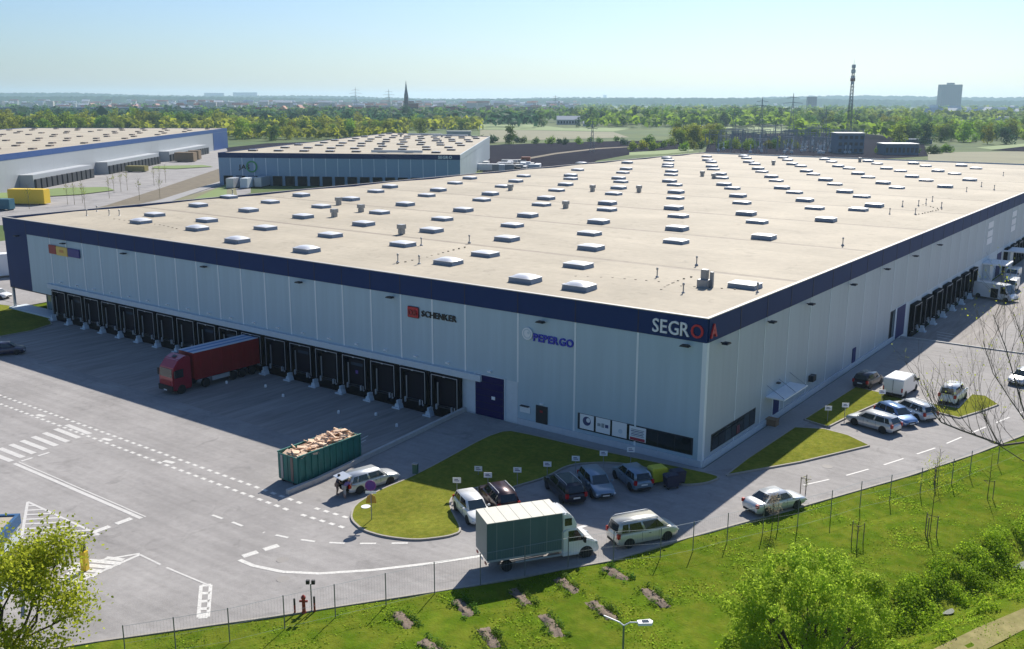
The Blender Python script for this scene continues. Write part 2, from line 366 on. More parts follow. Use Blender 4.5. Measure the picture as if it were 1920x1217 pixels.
WALK = [(-17.6,-.22),(-17.6,-1.2),(.1,-1.2),(.5,-.9),(3.0,2.5),(3.0,13),(2.6,33),(1.2,54),(.3,54),(.3,-.2)]
sheet('pavement', WALK, .02, m_walk, step=2.5)
sheet('footpath', pxs([(1640,1330),(1740,1222),(1830,1178),(1920,1140),(2050,1090),(2080,1110),(1930,1175),(1840,1222),(1790,1330)], f=zt), .0, m_path, f=zt, step=1.5)

LAWN4 = pxs([(-90,585),(0,572),(45,578),(92,598),(97,609),(60,621),(0,632),(-90,648)])
sheet('lawn', LAWN4, .12, m_lawn, step=2); kerb(LAWN4)
sheet('side_yard', [(-108.6,2.1),(-150,2.1),(-215,60),(-160,64),(-112,40)], -1.1, m_pave, flat=0)
# darker worn apron in front of the docks, streaked by tyres
m_apron = mat('dock_apron', (.30,.275,.255), .85, var=.22, scale=1.6, stretch=(1,.10,1), big=.15, spec=.12)
sheet('dock_apron', [(-96.4,-12.5),(-24.3,-12.5),(-24.3,.5),(-96.4,.5)], .004, m_apron)
sheet('dock_apron', [(.4,56),(9,56),(9,100),(.4,100)], -.994, m_apron, flat=0)
# ------------------------------------------------------------------ road markings (thin paint 8 mm above the paving)
_lay = [0]
def strip_quad(mb, a, b, w, dz=.008):
    d = (b-a).normalized(); s = Vector((-d.y, d.x, 0))*w/2
    _lay[0] = (_lay[0]+1) % 7; dz += _lay[0]*.0011
    mb.face([Vector((p.x, p.y, zg(p.x, p.y)+dz)) for p in (a-s, b-s, b+s, a+s)])
def polyline(L): return [Vector((*at(a, b)[:2], 0)) for a, b in L]
def walk_line(P, step):
    out = [P[0]]; 
    for a, b in zip(P, P[1:]):
        n = max(1, int((b-a).length/step))
        out += [a+(b-a)*(i+1)/n for i in range(n)]
    return out
def line_mark(L, w, mt=None, label_name='road_line', P=None):
    mb = MB(); P = walk_line(P or polyline(L), 1.2)
    for a, b in zip(P, P[1:]): strip_quad(mb, a, b, w)
    o = mb.build(label_name, mt or m_paint); o['kind'] = 'structure'; return o
def dashes(P, on, period, w, mt=None, name='road_dash', off=0):
    P = [Vector((p[0], p[1], 0)) for p in P]; cum = [0]
    for a, b in zip(P, P[1:]): cum.append(cum[-1]+(b-a).length)
    def pt(s):
        for i in range(len(P)-1):
            if s <= cum[i+1]: return P[i]+(P[i+1]-P[i])*((s-cum[i])/(cum[i+1]-cum[i]))
        return P[-1]
    me = None; root = None; s = off; mb0 = MB(); mb0.box((-on/2,-w/2,0),(on/2,w/2,.008)); me = mb0.mesh(name, mt or m_paint)
    k = 0
    while s+on <= cum[-1]:
        a, b = pt(s), pt(s+on); c = (a+b)/2; 
        za, zb = zg(a.x, a.y), zg(b.x, b.y)
        o = link(name, me, None, (c.x, c.y, zg(c.x, c.y)+.004), 0); o.rotation_euler = (0, -math.atan2(zb-za, on), math.atan2(b.y-a.y, b.x-a.x)); o['kind'] = 'structure'
        s += period; k += 1
dashes([(-15.9,-23.5),(-100,-23.5)], .5, .98, .30)
dashes([(-17.0,-22.1),(-100,-22.1)], .5, .98, .30)
for q in ((76,779),(200,824),(316,866)): c = at(*q); line_mark(None, .45, P=[Vector((c.x-.5, c.y-.1, 0)), Vector((c.x+.6, c.y+.1, 0))])
dashes(polyline([(398,966),(426,975.6),(459,988),(497,999),(537.5,1007.8),(583,1015),(633,1018.7),(683,1019.4),(740,1018.7),(800,1018)]), 1.1, 2.15, .22)
line_mark([(449,1050),(475,1061),(530,1072.5),(600,1075.5),(700,1069),(820,1055),(905,1042),(1010,1015),(1100,985)], .32)
dashes(polyline([(455,1043.5),(530,1020)]), 1.05, 1.5, .5)
line_mark([(27,869),(265,972)], .32, m_paint_old)
line_mark([(35,866),(273,969)], .12, m_paint_old)
dashes(polyline([(40,865),(97,847)]), 1.0, 1.5, .28, m_paint_old)
dashes(polyline([(176,998),(252,970)]), 1.2, 1.7, .5)
dashes(polyline([(1506,910),(1580,893.5),(1664,870),(1760,838),(1850,800),(1960,755)]), 2.6, 4.4, .16, m_paint_old)
line_mark([(262,1040),(330,1072),(392,1098)], .15, m_paint_old)
for i in range(5):
    a = at(325-8*i, 1094+.6*i); 
for (p, q) in (((378,1098),(395,1097)),((377,1113),(394,1112)),((376,1128),(393,1127)),((375,1142),(392,1141)),((374,1155),(391,1154))):
    line_mark([p, q], .35 if p[1] != 1155 else .7)
line_mark([(377,1098),(372,1158)], .22); line_mark([(395,1097),(390,1157)], .22)
for i in range(8):                                          # faded zebra stripes at the left edge
    line_mark([(-14+21*i, 868-7.5*i), (-52+21*i+8*0, 852-7.5*i)] if i < 0 else [(22+21*i, 865-7.3*i), (-22+21*i, 848-7.3*i)], .5, m_paint_old)
def hatch(tri, n, w, side, mt=None):                         # wedge outline with bars across it
    P = polyline(tri); mb = MB()
    for a, b in zip(P, P[1:]+P[:1]): strip_quad(mb, a, b, .2)
    for i in range(1, n):
        t = i/n; a = P[0]+(P[1]-P[0])*t; b = P[0]+(P[2]-P[0])*t; strip_quad(mb, a, b, w, .009)
    o = mb.build('hatched_marking', mt or m_paint); o['kind'] = 'structure'
mb = MB()
for q in (((262,1038),(112,1063),.2),((262,1040),(110,1107),.25),((198,1046),(232,1050),.4),((166,1051),(228,1057),.45),((137,1058),(212,1064),.45),((114,1064),(193,1072),.45),((127,1074),(180,1080),.45),((112,1084),(160,1089),.45)):
    P_ = polyline(q[:2]); strip_quad(mb, P_[0], P_[1], q[2])
mb.build('hatched_marking', m_paint)['kind'] = 'structure'
hatch([(52,941),(186,1003),(40,1010)], 8, .22, 1, m_paint_old)
for q in ((530,1050),(531,1086),(1551,875),(1800,800)):      # manhole covers
    c = at(*q); mb = MB(); mb.lathe([(.42,0),(.42,.012),(.36,.014)], n=20); mb.build('manhole_cover', mat('cover_iron',(.27,.25,.23),.8), None, (c.x, c.y, c.z))['kind'] = 'structure'

# ------------------------------------------------------------------ the main warehouse
H, HB, XL, YL = 12.14, 10.18, -108.2, 196.0
ZROOF = 11.85
WH = empty('warehouse', (0,0,0), 0, 'huge flat-roofed silver warehouse with a navy band and a row of black loading docks', 'warehouse')
YL = 225.0
mb = MB(); mb.face([(0,0,ZROOF),(XL,0,ZROOF),(XL,YL,ZROOF),(0,YL,ZROOF)])
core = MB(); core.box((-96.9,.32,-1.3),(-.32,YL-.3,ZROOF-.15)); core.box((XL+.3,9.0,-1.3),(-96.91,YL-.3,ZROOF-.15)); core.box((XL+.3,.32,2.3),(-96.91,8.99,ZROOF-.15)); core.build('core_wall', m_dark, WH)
seams = [0]+[21.2+23.4*k for k in range(9)]+[YL]
for a, b in zip(seams, seams[1:]):
    mb = MB(); mid = (a+b)/2
    for (y0, y1, z0, z1) in ((a+.4, mid, ZROOF-.06, ZROOF+.12), (mid, b-.4, ZROOF+.12, ZROOF-.06)):
        mb.face([(XL+.3,y0,z0),(-.3,y0,z0),(-.3,y1,z1),(XL+.3,y1,z1)])
    mb.build('roof_sheet', m_roof, WH)
    if b < YL:
        MB().box((XL+.3,b-.4,ZROOF-.16),(-.3,b+.4,ZROOF-.07)).build('roof_gutter', m_roofs, WH)
# front facade panels
jA = [0,-6,-12,-18,-24]+[-24-4*k for k in range(1,19)]+[-102,XL]
_cache = {}
def boxmesh(name, dims, mt, bevel=0):
    k = (name, tuple(round(d,3) for d in dims), mt.name)
    if k not in _cache:
        _cache[k] = MB().cbox((0,0,0), dims).mesh(name, mt, bevel=bevel)
    return _cache[k]
def pbox(name, a, b, mt, parent, bevel=0):
    d = [b[i]-a[i] for i in range(3)]; c = [(a[i]+b[i])/2 for i in range(3)]
    return link(name, boxmesh(name, d, mt, bevel), parent, c)
G = .02
for i in range(len(jA)-1):
    xr, xl = jA[i], jA[i+1]
    last = i == len(jA)-2
    pbox('fascia_panel', (xl+G, -.10, HB), (xr-(G if i else 0), .15, H-.06), m_navy, WH)
    z0 = .55
    if i >= 3: z0 = 3.86
    if i >= 22: z0 = 2.2
    if i == 2: z0 = .55
    mt = m_navy if last else m_panel
    pbox('wall_panel', (xl+G, -.02, z0), (xr-G, .3, HB-.004), mt, WH)
    if 0 < i < 23: pbox('joint_cover', (xr-.09, -.06, z0), (xr+.09, -.021, HB-.005), m_joint, WH)
pbox('corner_post', (-.30,-.09,.0), (.09,.30,HB-.006), m_joint, WH)
pbox('parapet_cap', (XL-.1,-.16,H-.058), (.13,.20,H+.02), m_cap, WH)
pbox('parapet_cap', (-.16,.205,H-.058), (.13,YL,H+.02), m_cap, WH)
pbox('parapet_cap', (XL-.1,.285,H-.058), (XL+.2,YL,H+.02), m_cap, WH)
pbox('parapet_cap', (XL+.21,YL-.25,H-.058), (-.29,YL,H+.02), m_cap, WH)
pbox('side_wall', (XL-.05,.16,2.2), (XL+.28,YL,H-.06), m_navy, WH)
pbox('back_wall', (XL+.3,YL-.3,-1.2), (-.3,YL-.02,H-.07), m_panel, WH)
pbox('plinth', (-18,-.14,-.45), (.0,-.022,.545), m_plinth, WH)
# side facade
jB = [0]+[.45+5.58*k for k in range(1, 41)]
for a, b in zip(jB, jB[1:]):
    pbox('fascia_panel', (-.14, a+(G if a else .16), HB), (.10, b-G, H-.06), m_navy, WH)
    zz = .55 if b < 55 else 3.86
    pbox('wall_panel', (-.3, a+(.31 if a == 0 else G), zz), (.02, b-G, HB-.004), m_panelB, WH)
    if a: pbox('joint_cover', (.021, a-.05, zz), (.045, a+.05, HB-.005), m_joint, WH)
    if a: pbox('fascia_joint', (.101, a-.06, HB), (.125, a+.06, H-.07), m_navyj, WH)
pbox('plinth', (.022,.10,-.45), (.14,53.0,.545), m_plinth, WH)
pbox('dock_wall', (-.3,53.0,-1.1), (.0,YL-2,3.85), m_dockwall, WH)
for x in jA[1:-1]: pbox('fascia_joint', (x-.05,-.115,HB), (x+.05,-.101,H-.07), m_navyj, WH)
# dock zone on the front
pbox('dock_wall', (-97,-.0,-1.15), (-18.02,.3,3.85), m_dockwall, WH)
pbox('dock_lintel', (-97.2,-.42,3.25), (-22.0,-.002,3.84), m_dockwall, WH)
frame = MB(); W2, D, Z0, Z1 = 1.72, .62, -.15, 3.22
frame.box((-W2,-D,Z0),(-W2+.42,0,Z1)).box((W2-.42,-D,Z0),(W2,0,Z1)).box((-W2+.42,-D,Z1-.42),(W2-.42,0,Z1))
ME_frame = frame.mesh('shelter_frame', m_black)
edge = MB(); e = .055
edge.box((-W2+.12,-D-.02,Z0+.1),(-W2+.12+e,-D-.001,Z1-.12)).box((W2-.12-e,-D-.02,Z0+.1),(W2-.12,-D-.001,Z1-.12)).box((-W2+.12+e,-D-.02,Z1-.12-e),(W2-.12-e,-D-.001,Z1-.12)).box((-.12,-D-.06,Z1-.22),(.12,-D-.021,Z1-.1))
ME_edge = edge.mesh('shelter_edge', m_lgrey)
ME_door = MB().box((-W2+.425,-.12,.0),(W2-.425,-.02,Z1-.43)).mesh('dock_door', m_dockdoor)
pit = MB(); pit.box((-W2,-.30,-1.08),(W2,-.004,-.16)); ME_pit = pit.mesh('dock_pit', m_black)
lev = MB(); lev.box((-1.05,-.42,-.12),(1.05,-.13,-.02)); ME_lev = lev.mesh('dock_leveller', m_dark)
bmp = MB(); bmp.cbox((0,-.42,-.1),(.17,.22,.55)); ME_bump = bmp.mesh('dock_bumper', m_lgrey, bevel=.04)
gd = MB(); gd.cbox((0,-.47,1.2),(.13,.06,2.3)); ME_rail = gd.mesh('door_rail', m_grey)
ME_strip = MB().box((-.9,-.135,2.05),(.9,-.121,2.35)).mesh('door_window', mat('door_window',(.05,.07,.10),.2)); ME_tag = MB().box((-.25,-.135,1.2),(.1,-.121,1.55)).mesh('door_notice', m_violet if 'm_violet' in globals() else mat('violet_notice',(.12,.06,.30),.6))
_dk = [0]
def dock(loc, rz, parent, detail=True):
    o = link('dock_shelter', ME_frame, parent, loc, rz)
    for nm, me in (('shelter_edge', ME_edge), ('dock_door', ME_door), ('dock_pit', ME_pit), ('dock_leveller', ME_lev)): link(nm, me, o)
    if detail:
        for x in (-1.15, .75, 1.15): link('dock_bumper', ME_bump, o, (x,0,0))
        link('door_rail', ME_rail, o, (-.92,0,0))
    _dk[0] += 1
    if _dk[0] in (4,6,9,10,14,17,21): link('door_window', ME_strip, o)
    if _dk[0] == 4: link('door_notice', ME_tag, o)
    return o
wg = MB(); wg.prism([(-.36,-1.1),(.36,-1.1),(.22,-.62),(-.22,-.62)], -.95, -.32, 1); wg.box((-.10,-.9,-.62),(.10,-.4,-.25)); wg.box((-.5,-1.15,-1.1),(.5,-.96,-.95))
ME_wg = wg.mesh('wheel_guide', m_conc if False else m_dockwall, bevel=.02)
for k in range(18):
    dock((-26.15-4*k, -.001, 0), 0, WH)
for k in range(19):
    if k: link('wheel_guide', ME_wg, WH, (-24-4*k, 0, 0))
lampm = MB(); lampm.cbox((0,-.16,0),(.30,.30,.12)).box((-.05,-.05,-.2),(.05,-.02,.1)); ME_wl = lampm.mesh('wall_lamp', m_wsign)
for k in range(18): link('wall_lamp', ME_wl, WH, (-26.1-4*k, 0, 4.35))
spot = MB(); spot.prism([(-.4,0),(.4,0),(.28,.14),(-.28,.14)], -.75, -.25, 1); spot.box((-.05,-.3,.02),(.05,-.03,.1)); ME_spot = spot.mesh('floodlight', m_dark)
for x in (-104,-92,-78,-62,-46,-33,-15.3,-1.6): link('floodlight', ME_spot, WH, (x,0,HB-.42))
for y in (2.5,12,21.5,34,46,58,70): link('floodlight', ME_spot, WH, (.02,y,HB-.5), PI/2)
# drive-in gate, doors and windows on the front
pbox('gate_frame', (-22.95,-.10,0), (-19.35,-.0025,3.95), m_dockwall, WH)
o = pbox('roller_gate', (-22.75,-.16,.02), (-19.5,-.101,3.85), m_indigo, WH)
for k in range(1, 6): pbox('gate_rib', (-22.75,-.175,.65*k), (-19.5,-.161,.65*k+.03), m_dark, WH)
pbox('gate_sign', (-20.85,-.20,1.75), (-20.45,-.176,2.05), m_wsign, WH)
pbox('entrance_door', (-15.95,-.13,.05), (-14.75,-.0215,2.15), m_dark, WH)
pbox('door_sign', (-15.5,-.15,1.55), (-15.2,-.131,1.75), m_dred, WH)
pbox('wall_vent', (-17.7,-.10,1.2), (-16.6,-.0215,1.75), m_joint, WH)
pbox('vent_hood', (-17.6,-.3,1.78), (-16.7,-.0215,1.86), m_dark, WH)
pbox('door_lamp', (-15.5,-.22,2.3), (-15.2,-.0215,2.4), m_wsign, WH)
for p_ in ((-22.3,4.2),): link('wall_lamp', ME_wl, WH, (-21.1,0,4.35))
pbox('window_band', (-11.6,-.05,.85), (-.75,-.0205,2.3), m_dark, WH)
xx = np.linspace(-11.45,-.85,8)
for i, (a, b) in enumerate(zip(xx, xx[1:])): pbox('window_pane', (a+.05,-.075,.93), (b-.05,-.051,2.2), m_glass if i != 99 else m_glassb, WH)
# posters in the windows
def poster(name, a, b, items):
    o = pbox(name, (a[0],-.10,a[1]), (b[0],-.077,b[1]), m_wsign, WH)
    cx, cz = (a[0]+b[0])/2, (a[1]+b[1])/2; w, h = b[0]-a[0], b[1]-a[1]
    for (nm, x0, z0, x1, z1, mt) in items:
        link(nm, boxmesh(nm, ((x1-x0)*w, .012, (z1-z0)*h), mt), o, (((x0+x1)/2-.5)*w, -.018, ((z0+z1)/2-.5)*h))
    return o
m_post = mat('blue_print', (.05,.06,.16), .6); m_pred = mat('red_print', (.4,.03,.05), .6); m_pgr = mat('grey_print', (.3,.33,.34), .6)
poster('window_poster', (-11.35,.98), (-9.95,2.28), [])
poster('window_poster', (-9.75,.98), (-8.35,2.28), [('print_mark',.12,.42,.34,.62,m_pgr),('print_mark',.40,.38,.60,.66,m_pgr),('print_mark',.66,.40,.88,.62,m_post)])
poster('window_poster', (-8.15,.98), (-6.75,2.28), [])
poster('window_poster', (-6.5,1.0), (-4.95,2.2), [('print_band',.05,.02,.95,.22,m_pred)]+[('print_line',.1+.02*(i%3),.32+.11*i,.9-.05*(i%2),.37+.11*i,m_post if i%2 else m_pgr) for i in range(5)])
def disc(name, c, r, mt, parent, th=.03, n=24, ring=None):
    mb = MB()
    if ring: 
        for k in range(n):
            t0, t1 = 2*PI*k/n, 2*PI*(k+1)/n
            P = [(ring*math.cos(t0), ring*math.sin(t0)), (r*math.cos(t0), r*math.sin(t0)), (r*math.cos(t1), r*math.sin(t1)), (ring*math.cos(t1), ring*math.sin(t1))]
            mb.prism(P, -th, 0, 1)
    else: mb.lathe([(r,0),(r,-th)], axis='y', n=n)
    return mb.build(name, mt, parent, c)
disc('poster_emblem', (-10.65,-.102,1.72), .40, m_post, WH, .01); disc('poster_emblem', (-10.5,-.113,1.82), .2, m_wsign, WH, .008)
disc('poster_emblem', (-7.35,-.102,1.5), .2, m_dockwall, WH, .01)
# recess and glazed entrance under the dark corner
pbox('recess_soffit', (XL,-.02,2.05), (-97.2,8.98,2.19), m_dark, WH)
pbox('entrance_glazing', (-102.6,2.2,-1.1), (-97.3,2.3,2.04), m_glassg, WH)
for x in np.linspace(-102.6,-97.3,5): pbox('glazing_mullion', (x-.04,2.12,-1.1), (x+.04,2.195,2.04), m_lgrey, WH)
pbox('recess_column', (XL+.1,.1,-1.1), (XL+.4,.4,2.04), m_lgrey, WH)
pbox('side_wall_base', (XL-.03,9.0,-1.2), (XL+.28,YL,2.19), m_panel, WH)
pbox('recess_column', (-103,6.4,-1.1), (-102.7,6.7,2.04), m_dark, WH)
pbox('entrance_plinth', (-108.3,-.5,-1.1), (-97.1,2.0,-.75), m_dockwall, WH)
# side facade openings
pbox('window_band', (.021,1.6,.85), (.05,10.5,2.3), m_dark, WH)
yy = np.linspace(1.7,10.4,8)
for i, (a, b) in enumerate(zip(yy, yy[1:])): pbox('window_pane', (.051,a+.05,.93), (.075,b-.05,2.2), m_glassb if i in (2,5) else m_glass, WH)
pbox('window_poster', (.08,6.5,1.0), (.1,7.1,1.7), mat('dull_poster',(.14,.03,.05),.6), WH)
pbox('canopy', (.03,12.7,2.62), (1.75,18.5,2.74), m_wsign, WH)
for y in (12.9,15.6,18.3):
    MB().tube([(.04,y,3.7),(1.65,y,2.76)], .03).build('canopy_tie', m_grey, WH)
pbox('entrance_frame', (.03,14.3,0), (.06,16.2,2.35), m_dockwall, WH)
pbox('entrance_door', (.061,14.5,.05), (.09,15.9,2.2), m_bluedoor, WH)
pbox('side_door', (.03,36.9,.0), (.09,38.0,2.15), m_bluedoor, WH)
pbox('gate_frame', (.03,52.7,0), (.06,57.9,3.95), m_dockwall, WH)
pbox('roller_gate', (.061,53.4,.02), (.1,57.0,3.85), m_bluedoor, WH)
pbox('door_lamp', (.03,15.0,3.4), (.35,15.4,3.5), m_dark, WH)
for y in (19.0,23.5): pbox('air_conditioner', (.03,y,1.6), (.5,y+.9,2.2), m_dark, WH)
for k in range(7): dock((.001, 61.1+5.5*k, .1), PI/2, WH)
for k in range(7): link('wheel_guide', ME_wg, WH, (0, 63.9+5.5*k, .1), PI/2)
for k in range(10): dock((.001, 121+5.5*k, .1), PI/2, WH, False)
pbox('roller_gate', (.001,113.5,-.9), (.05,117,3.1), m_bluedoor, WH)
for y in (101.5,118.5):
    pbox('canopy', (.02,y,2.9), (3.6,y+5.5,3.1), m_wsign, WH); pbox('porch', (.02,y+1.3,-1.0), (1.0,y+4.2,2.88), m_dockwall, WH); [MB().lathe([(.06,-1),(.06,2.9)], (3.4,yy_,0), n=6).build('canopy_post', m_grey, WH) for yy_ in (y+.2,y+5.3)]
for y in (103,123): 
    for z in (8.4,7.0,5.8): pbox('wall_poster', (.046,y,z), (.07,y+4,z+1.0), m_wsign, WH)
# roof lights
RL = []
def add(L, ox, oy, s): RL.extend([(ox+a/s, oy+b/s) for a, b in L])
add([(613,223),(690,184),(930,262),(983,215),(1155,327),(1313,258),(1545,380),(1678,298),(935,130),(1107,85),(1218,158),(1340,113),(1515,73),(1627,138),(1525,193),(1793,95)], 60, 340, 3)
add([(143,121),(228,91),(320,196),(165,247),(70,313),(448,145),(518,111),(618,72),(707,41),(668,230),(542,286),(478,352),(305,436),(778,172),(830,134),(905,92),(983,59),(1030,30),(1055,262),(962,324),(930,402),(800,495),(578,543),(1040,645),(1137,200),(1165,160),(1228,115),(1282,79),(1312,46),(1312,25),(1480,300),(1425,373),(1435,455),(1358,562),(1365,690),(1530,230),(1533,189),(1570,136),(1600,99),(1613,64),(1600,41),(1625,10)], 660, 320, 3.2)
add([(730,712),(703,760)], 900, 120, 3.84)
add([(100,130),(92,175)]+[(385,98),(400,116),(395,143),(392,160),(420,192),(415,219),(405,262),(442,292),(452,340),(447,385),(436,453),(468,515),(460,600),(452,697)]
  +[(672,88),(680,112),(705,128),(710,157),(720,180),(768,212),(780,242),(797,286),(857,316),(898,367),(926,420),(957,493),(1036,556),(1085,661)]
  +[(938,84),(958,100),(975,125),(1018,143),(1043,173),(1070,198),(1138,230),(1173,262),(1215,310),(1305,346),(1380,398),(1450,458),(1532,537)]
  +[(1222,95),(1255,113),(1288,140),(1350,157),(1390,190),(1440,217),(1528,252),(1595,288),(1667,337),(1789,375),(1880,435),(1765,467)]
  +[(1522,107),(1572,126),(1620,155),(1697,174),(1762,208),(1835,238),(1835,120),(1900,140)], 1150, 270, 3.84)
add([(945,892),(1040,928),(968,793),(1065,813),(1145,848),(1243,878),(1375,917),(1155,758),(1240,778),(1325,810),(1440,832),(1545,872),(1487,773),(1588,795)], 1400, 100, 3.692)
RL.append((1397,533))
kb = MB(); kb.prism([(-1.34,0),(1.34,0),(1.24,.50),(-1.24,.50)], -.9, .9, 1); ME_kerb = kb.mesh('roof_light', m_domekerb)
def dome_mesh(h, n=6):
    V = []; F = []; a, b = 1.24, .94
    for j in range(n+1):
        for i in range(n+1):
            u, v = 2*i/n-1, 2*j/n-1; z = .51+h*(1-abs(u)**2.6)**.6*(1-abs(v)**2.6)**.6
            V.append((u*a, v*b, z))
    for j in range(n):
        for i in range(n): F.append((j*(n+1)+i, j*(n+1)+i+1, (j+1)*(n+1)+i+1, (j+1)*(n+1)+i))
    return to_mesh_np('dome', V, F, m_dome, smooth=True)
ME_dh, ME_dl = dome_mesh(.27), dome_mesh(.14)
ME_fr = MB().box((-1.29,-.97,.46),(1.29,.97,.515)).mesh('dome_frame', m_lgrey)
for (px, py) in RL:
    q = at(px, py, ZROOF+.35)
    if q.x > -1.5 or q.x < XL+2: q.x = min(q.x, -1.8)
    o = link('roof_light', ME_kerb, WH, (q.x, q.y, ZROOF-.02)); link('dome', ME_dh if (q.y < 12) else ME_dl, o); link('dome_frame', ME_fr, o)
# roof ventilators, pipes and lightning rods
vt = MB(); vt.box((-.32,-.32,0),(.32,.32,.6)); vt.box((-.42,-.42,.65),(.42,.42,1.2)); vt.box((-.2,-.2,.6),(.2,.2,.65)); ME_vent = vt.mesh('roof_ventilator', m_grey)
for q in ((677,397),(753,437),(635,383),(627,406),(957,357),(1111,358),(1198,359),(1060.6,390),(1316.7,330),(1338,335),(1450,309),(1612,303)):
    p = at(*q, ZROOF+.1); link('roof_ventilator', ME_vent, WH, (p.x, p.y, ZROOF))
pp = MB(); pp.lathe([(.06,0),(.06,.75),(.11,.8),(.11,.95),(.04,1.0)], n=8); pp.lathe([(.2,0),(.15,.14),(.07,.2)], n=8); ME_pipe = pp.mesh('roof_pipe', m_grey)
for q in ((1232,520),(1306,497),(1281,550),(1420,549),(1580,460),(1668,402),(1692,387),(1722,386),(1736,383),(1748,378),(1765,390),(1716,402),(1812,360),(1840,350),(1864,356),(1881,330),(163,405),(205,405),(224,405),(182,397),(746,492),(786,495),(790,460),(880,455),(436,365),(1290,285),(1312,288),(1470,292)):
    p = at(*q, ZROOF+.05); link('roof_pipe', ME_pipe, WH, (p.x, p.y, ZROOF))
p = at(1320,540,ZROOF); cb = MB(); cb.box((-.5,-.5,0),(.5,.4,.8)); cb.box((-.3,-.2,.8),(.3,.3,1.7)); cb.box((.45,.1,0),(.75,.4,1.5)); cb.build('roof_unit', m_grey, WH, (p.x, p.y, ZROOF), bevel=.02)
# small studs of the lightning conductor run along the roof
st = MB(); st.cbox((0,0,.06),(.16,.16,.12)); ME_st = st.mesh('conductor_block', m_roofs)
for L in ([(1080,520),(1150,523),(1235,530),(1290,536)],[(1240,545),(1270,528),(1310,517)],[(745,495),(800,484),(880,462)],[(215,412),(300,423),(340,432)],[(1250,537),(1330,541),(1400,546)],[(1730,385),(1765,393),(1712,405)]):
    P = [at(a, b, ZROOF) for a, b in L]
    for a, b in zip(P, P[1:]):
        n = max(2, int((b-a).length/1.1))
        for i in range(n): c = a+(b-a)*i/n; link('conductor_block', ME_st, WH, (c.x+random.uniform(-.1,.1), c.y, ZROOF+.02))

# ------------------------------------------------------------------ wall signs
def glyph(ch, size, depth, mt, bold=.0):
    cu = bpy.data.curves.new('letter', 'FONT'); cu.body = ch; cu.size = size; cu.extrude = depth/2; cu.offset = bold; cu.resolution_u = 3
    ob = bpy.data.objects.new('tmp', cu); COL.objects.link(ob)
    bpy.context.view_layer.update(); dg = bpy.context.evaluated_depsgraph_get()
    me = bpy.data.meshes.new_from_object(ob.evaluated_get(dg)); bpy.data.objects.remove(ob); me.name = 'letter'
    me.materials.clear(); me.materials.append(mt)
    co = np.zeros(len(me.vertices)*3); me.vertices.foreach_get('co', co); co = co.reshape(-1, 3)
    return me, co[:,0].min(), co[:,0].max()
def word(parent, text, x0, x1, z0, h, mts, bold=.02, side='A', depth=.12, gap=.10, y=0):
    cap = h/.72; gl = [glyph(c, cap, depth, mts[i] if isinstance(mts, list) else mts, bold) if c != ' ' else None for i, c in enumerate(text)]
    tot = sum((g[2]-g[1]) if g else .4*cap for g in gl)+gap*cap*(len(gl)-1); s = (x1-x0)/tot; x = x0
    for g in gl:
        if g is None: x += (.4*cap+gap*cap)*s; continue
        o = bpy.data.objects.new('letter', g[0]); COL.objects.link(o); o.parent = parent; o.scale = (s, 1, 1)
        o.location = (x-g[1]*s, y, z0); o.rotation_euler = (PI/2, 0, 0)
        x += (g[2]-g[1]+gap*cap)*s
SG = empty('wall_sign', (0,-.17,0), 0, 'white company lettering with a red last letter on the navy band by the corner', 'sign')
word(SG, 'SEGRO', -4.65, -.25, 10.5, 1.12, [m_wsign]*4+[m_red], .012)
SA = empty('wall_sign', (.18,0,0), PI/2, 'single red letter on the navy band just round the near corner', 'sign')
word(SA, 'A', .25, 1.35, 10.55, 1.05, m_red, .04)
DB = empty('wall_sign', (0,-.08,0), 0, 'red square emblem with black lettering on the silver wall above the docks', 'sign')
MB().box((-31.05,-.12,8.1),(-29.6,0,9.2)).build('emblem_panel', m_red, DB, bevel=.08)
word(DB, 'DB', -30.85, -29.8, 8.35, .55, m_dred, .02, y=-.16)
word(DB, 'SCHENKER', -29.3, -25.0, 8.38, .58, m_bsign, .015, gap=.08)
PE = empty('wall_sign', (0,-.08,0), 0, 'white round emblem with blue lettering on the silver wall above the pedestrian door', 'sign')
disc('emblem_disc', (-16.9,0,8.5), .55, m_wsign, PE, .12); disc('emblem_ring', (-16.9,-.121,8.5), .44, m_dockwall, PE, .015, ring=.34)
disc('emblem_dot', (-16.75,-.121,8.6), .12, m_dockwall, PE, .015)
word(PE, 'PEPERGO', -16.3, -12.15, 7.95, .66, m_blue, .025, gap=.08)
RB = empty('wall_sign', (0,-.08,0), 0, 'red, yellow and blue block sign high on the far left of the wall', 'sign')
MB().box((-96.2,-.14,8.1),(-94.3,0,9.3)).build('red_block', m_dred, RB, bevel=.05)
MB().box((-94.28,-.16,8.05),(-91.5,0,9.25)).build('yellow_block', m_yel, RB, bevel=.05)
MB().box((-91.48,-.14,8.1),(-88.6,0,9.25)).build('blue_block', m_dblue, RB, bevel=.05)
mb = MB(); mb.box((-93.4,-.19,8.5),(-92.4,-.161,8.85)); mb.build('yellow_block_print', mat('orange_print',(.6,.25,.05),.5), RB)

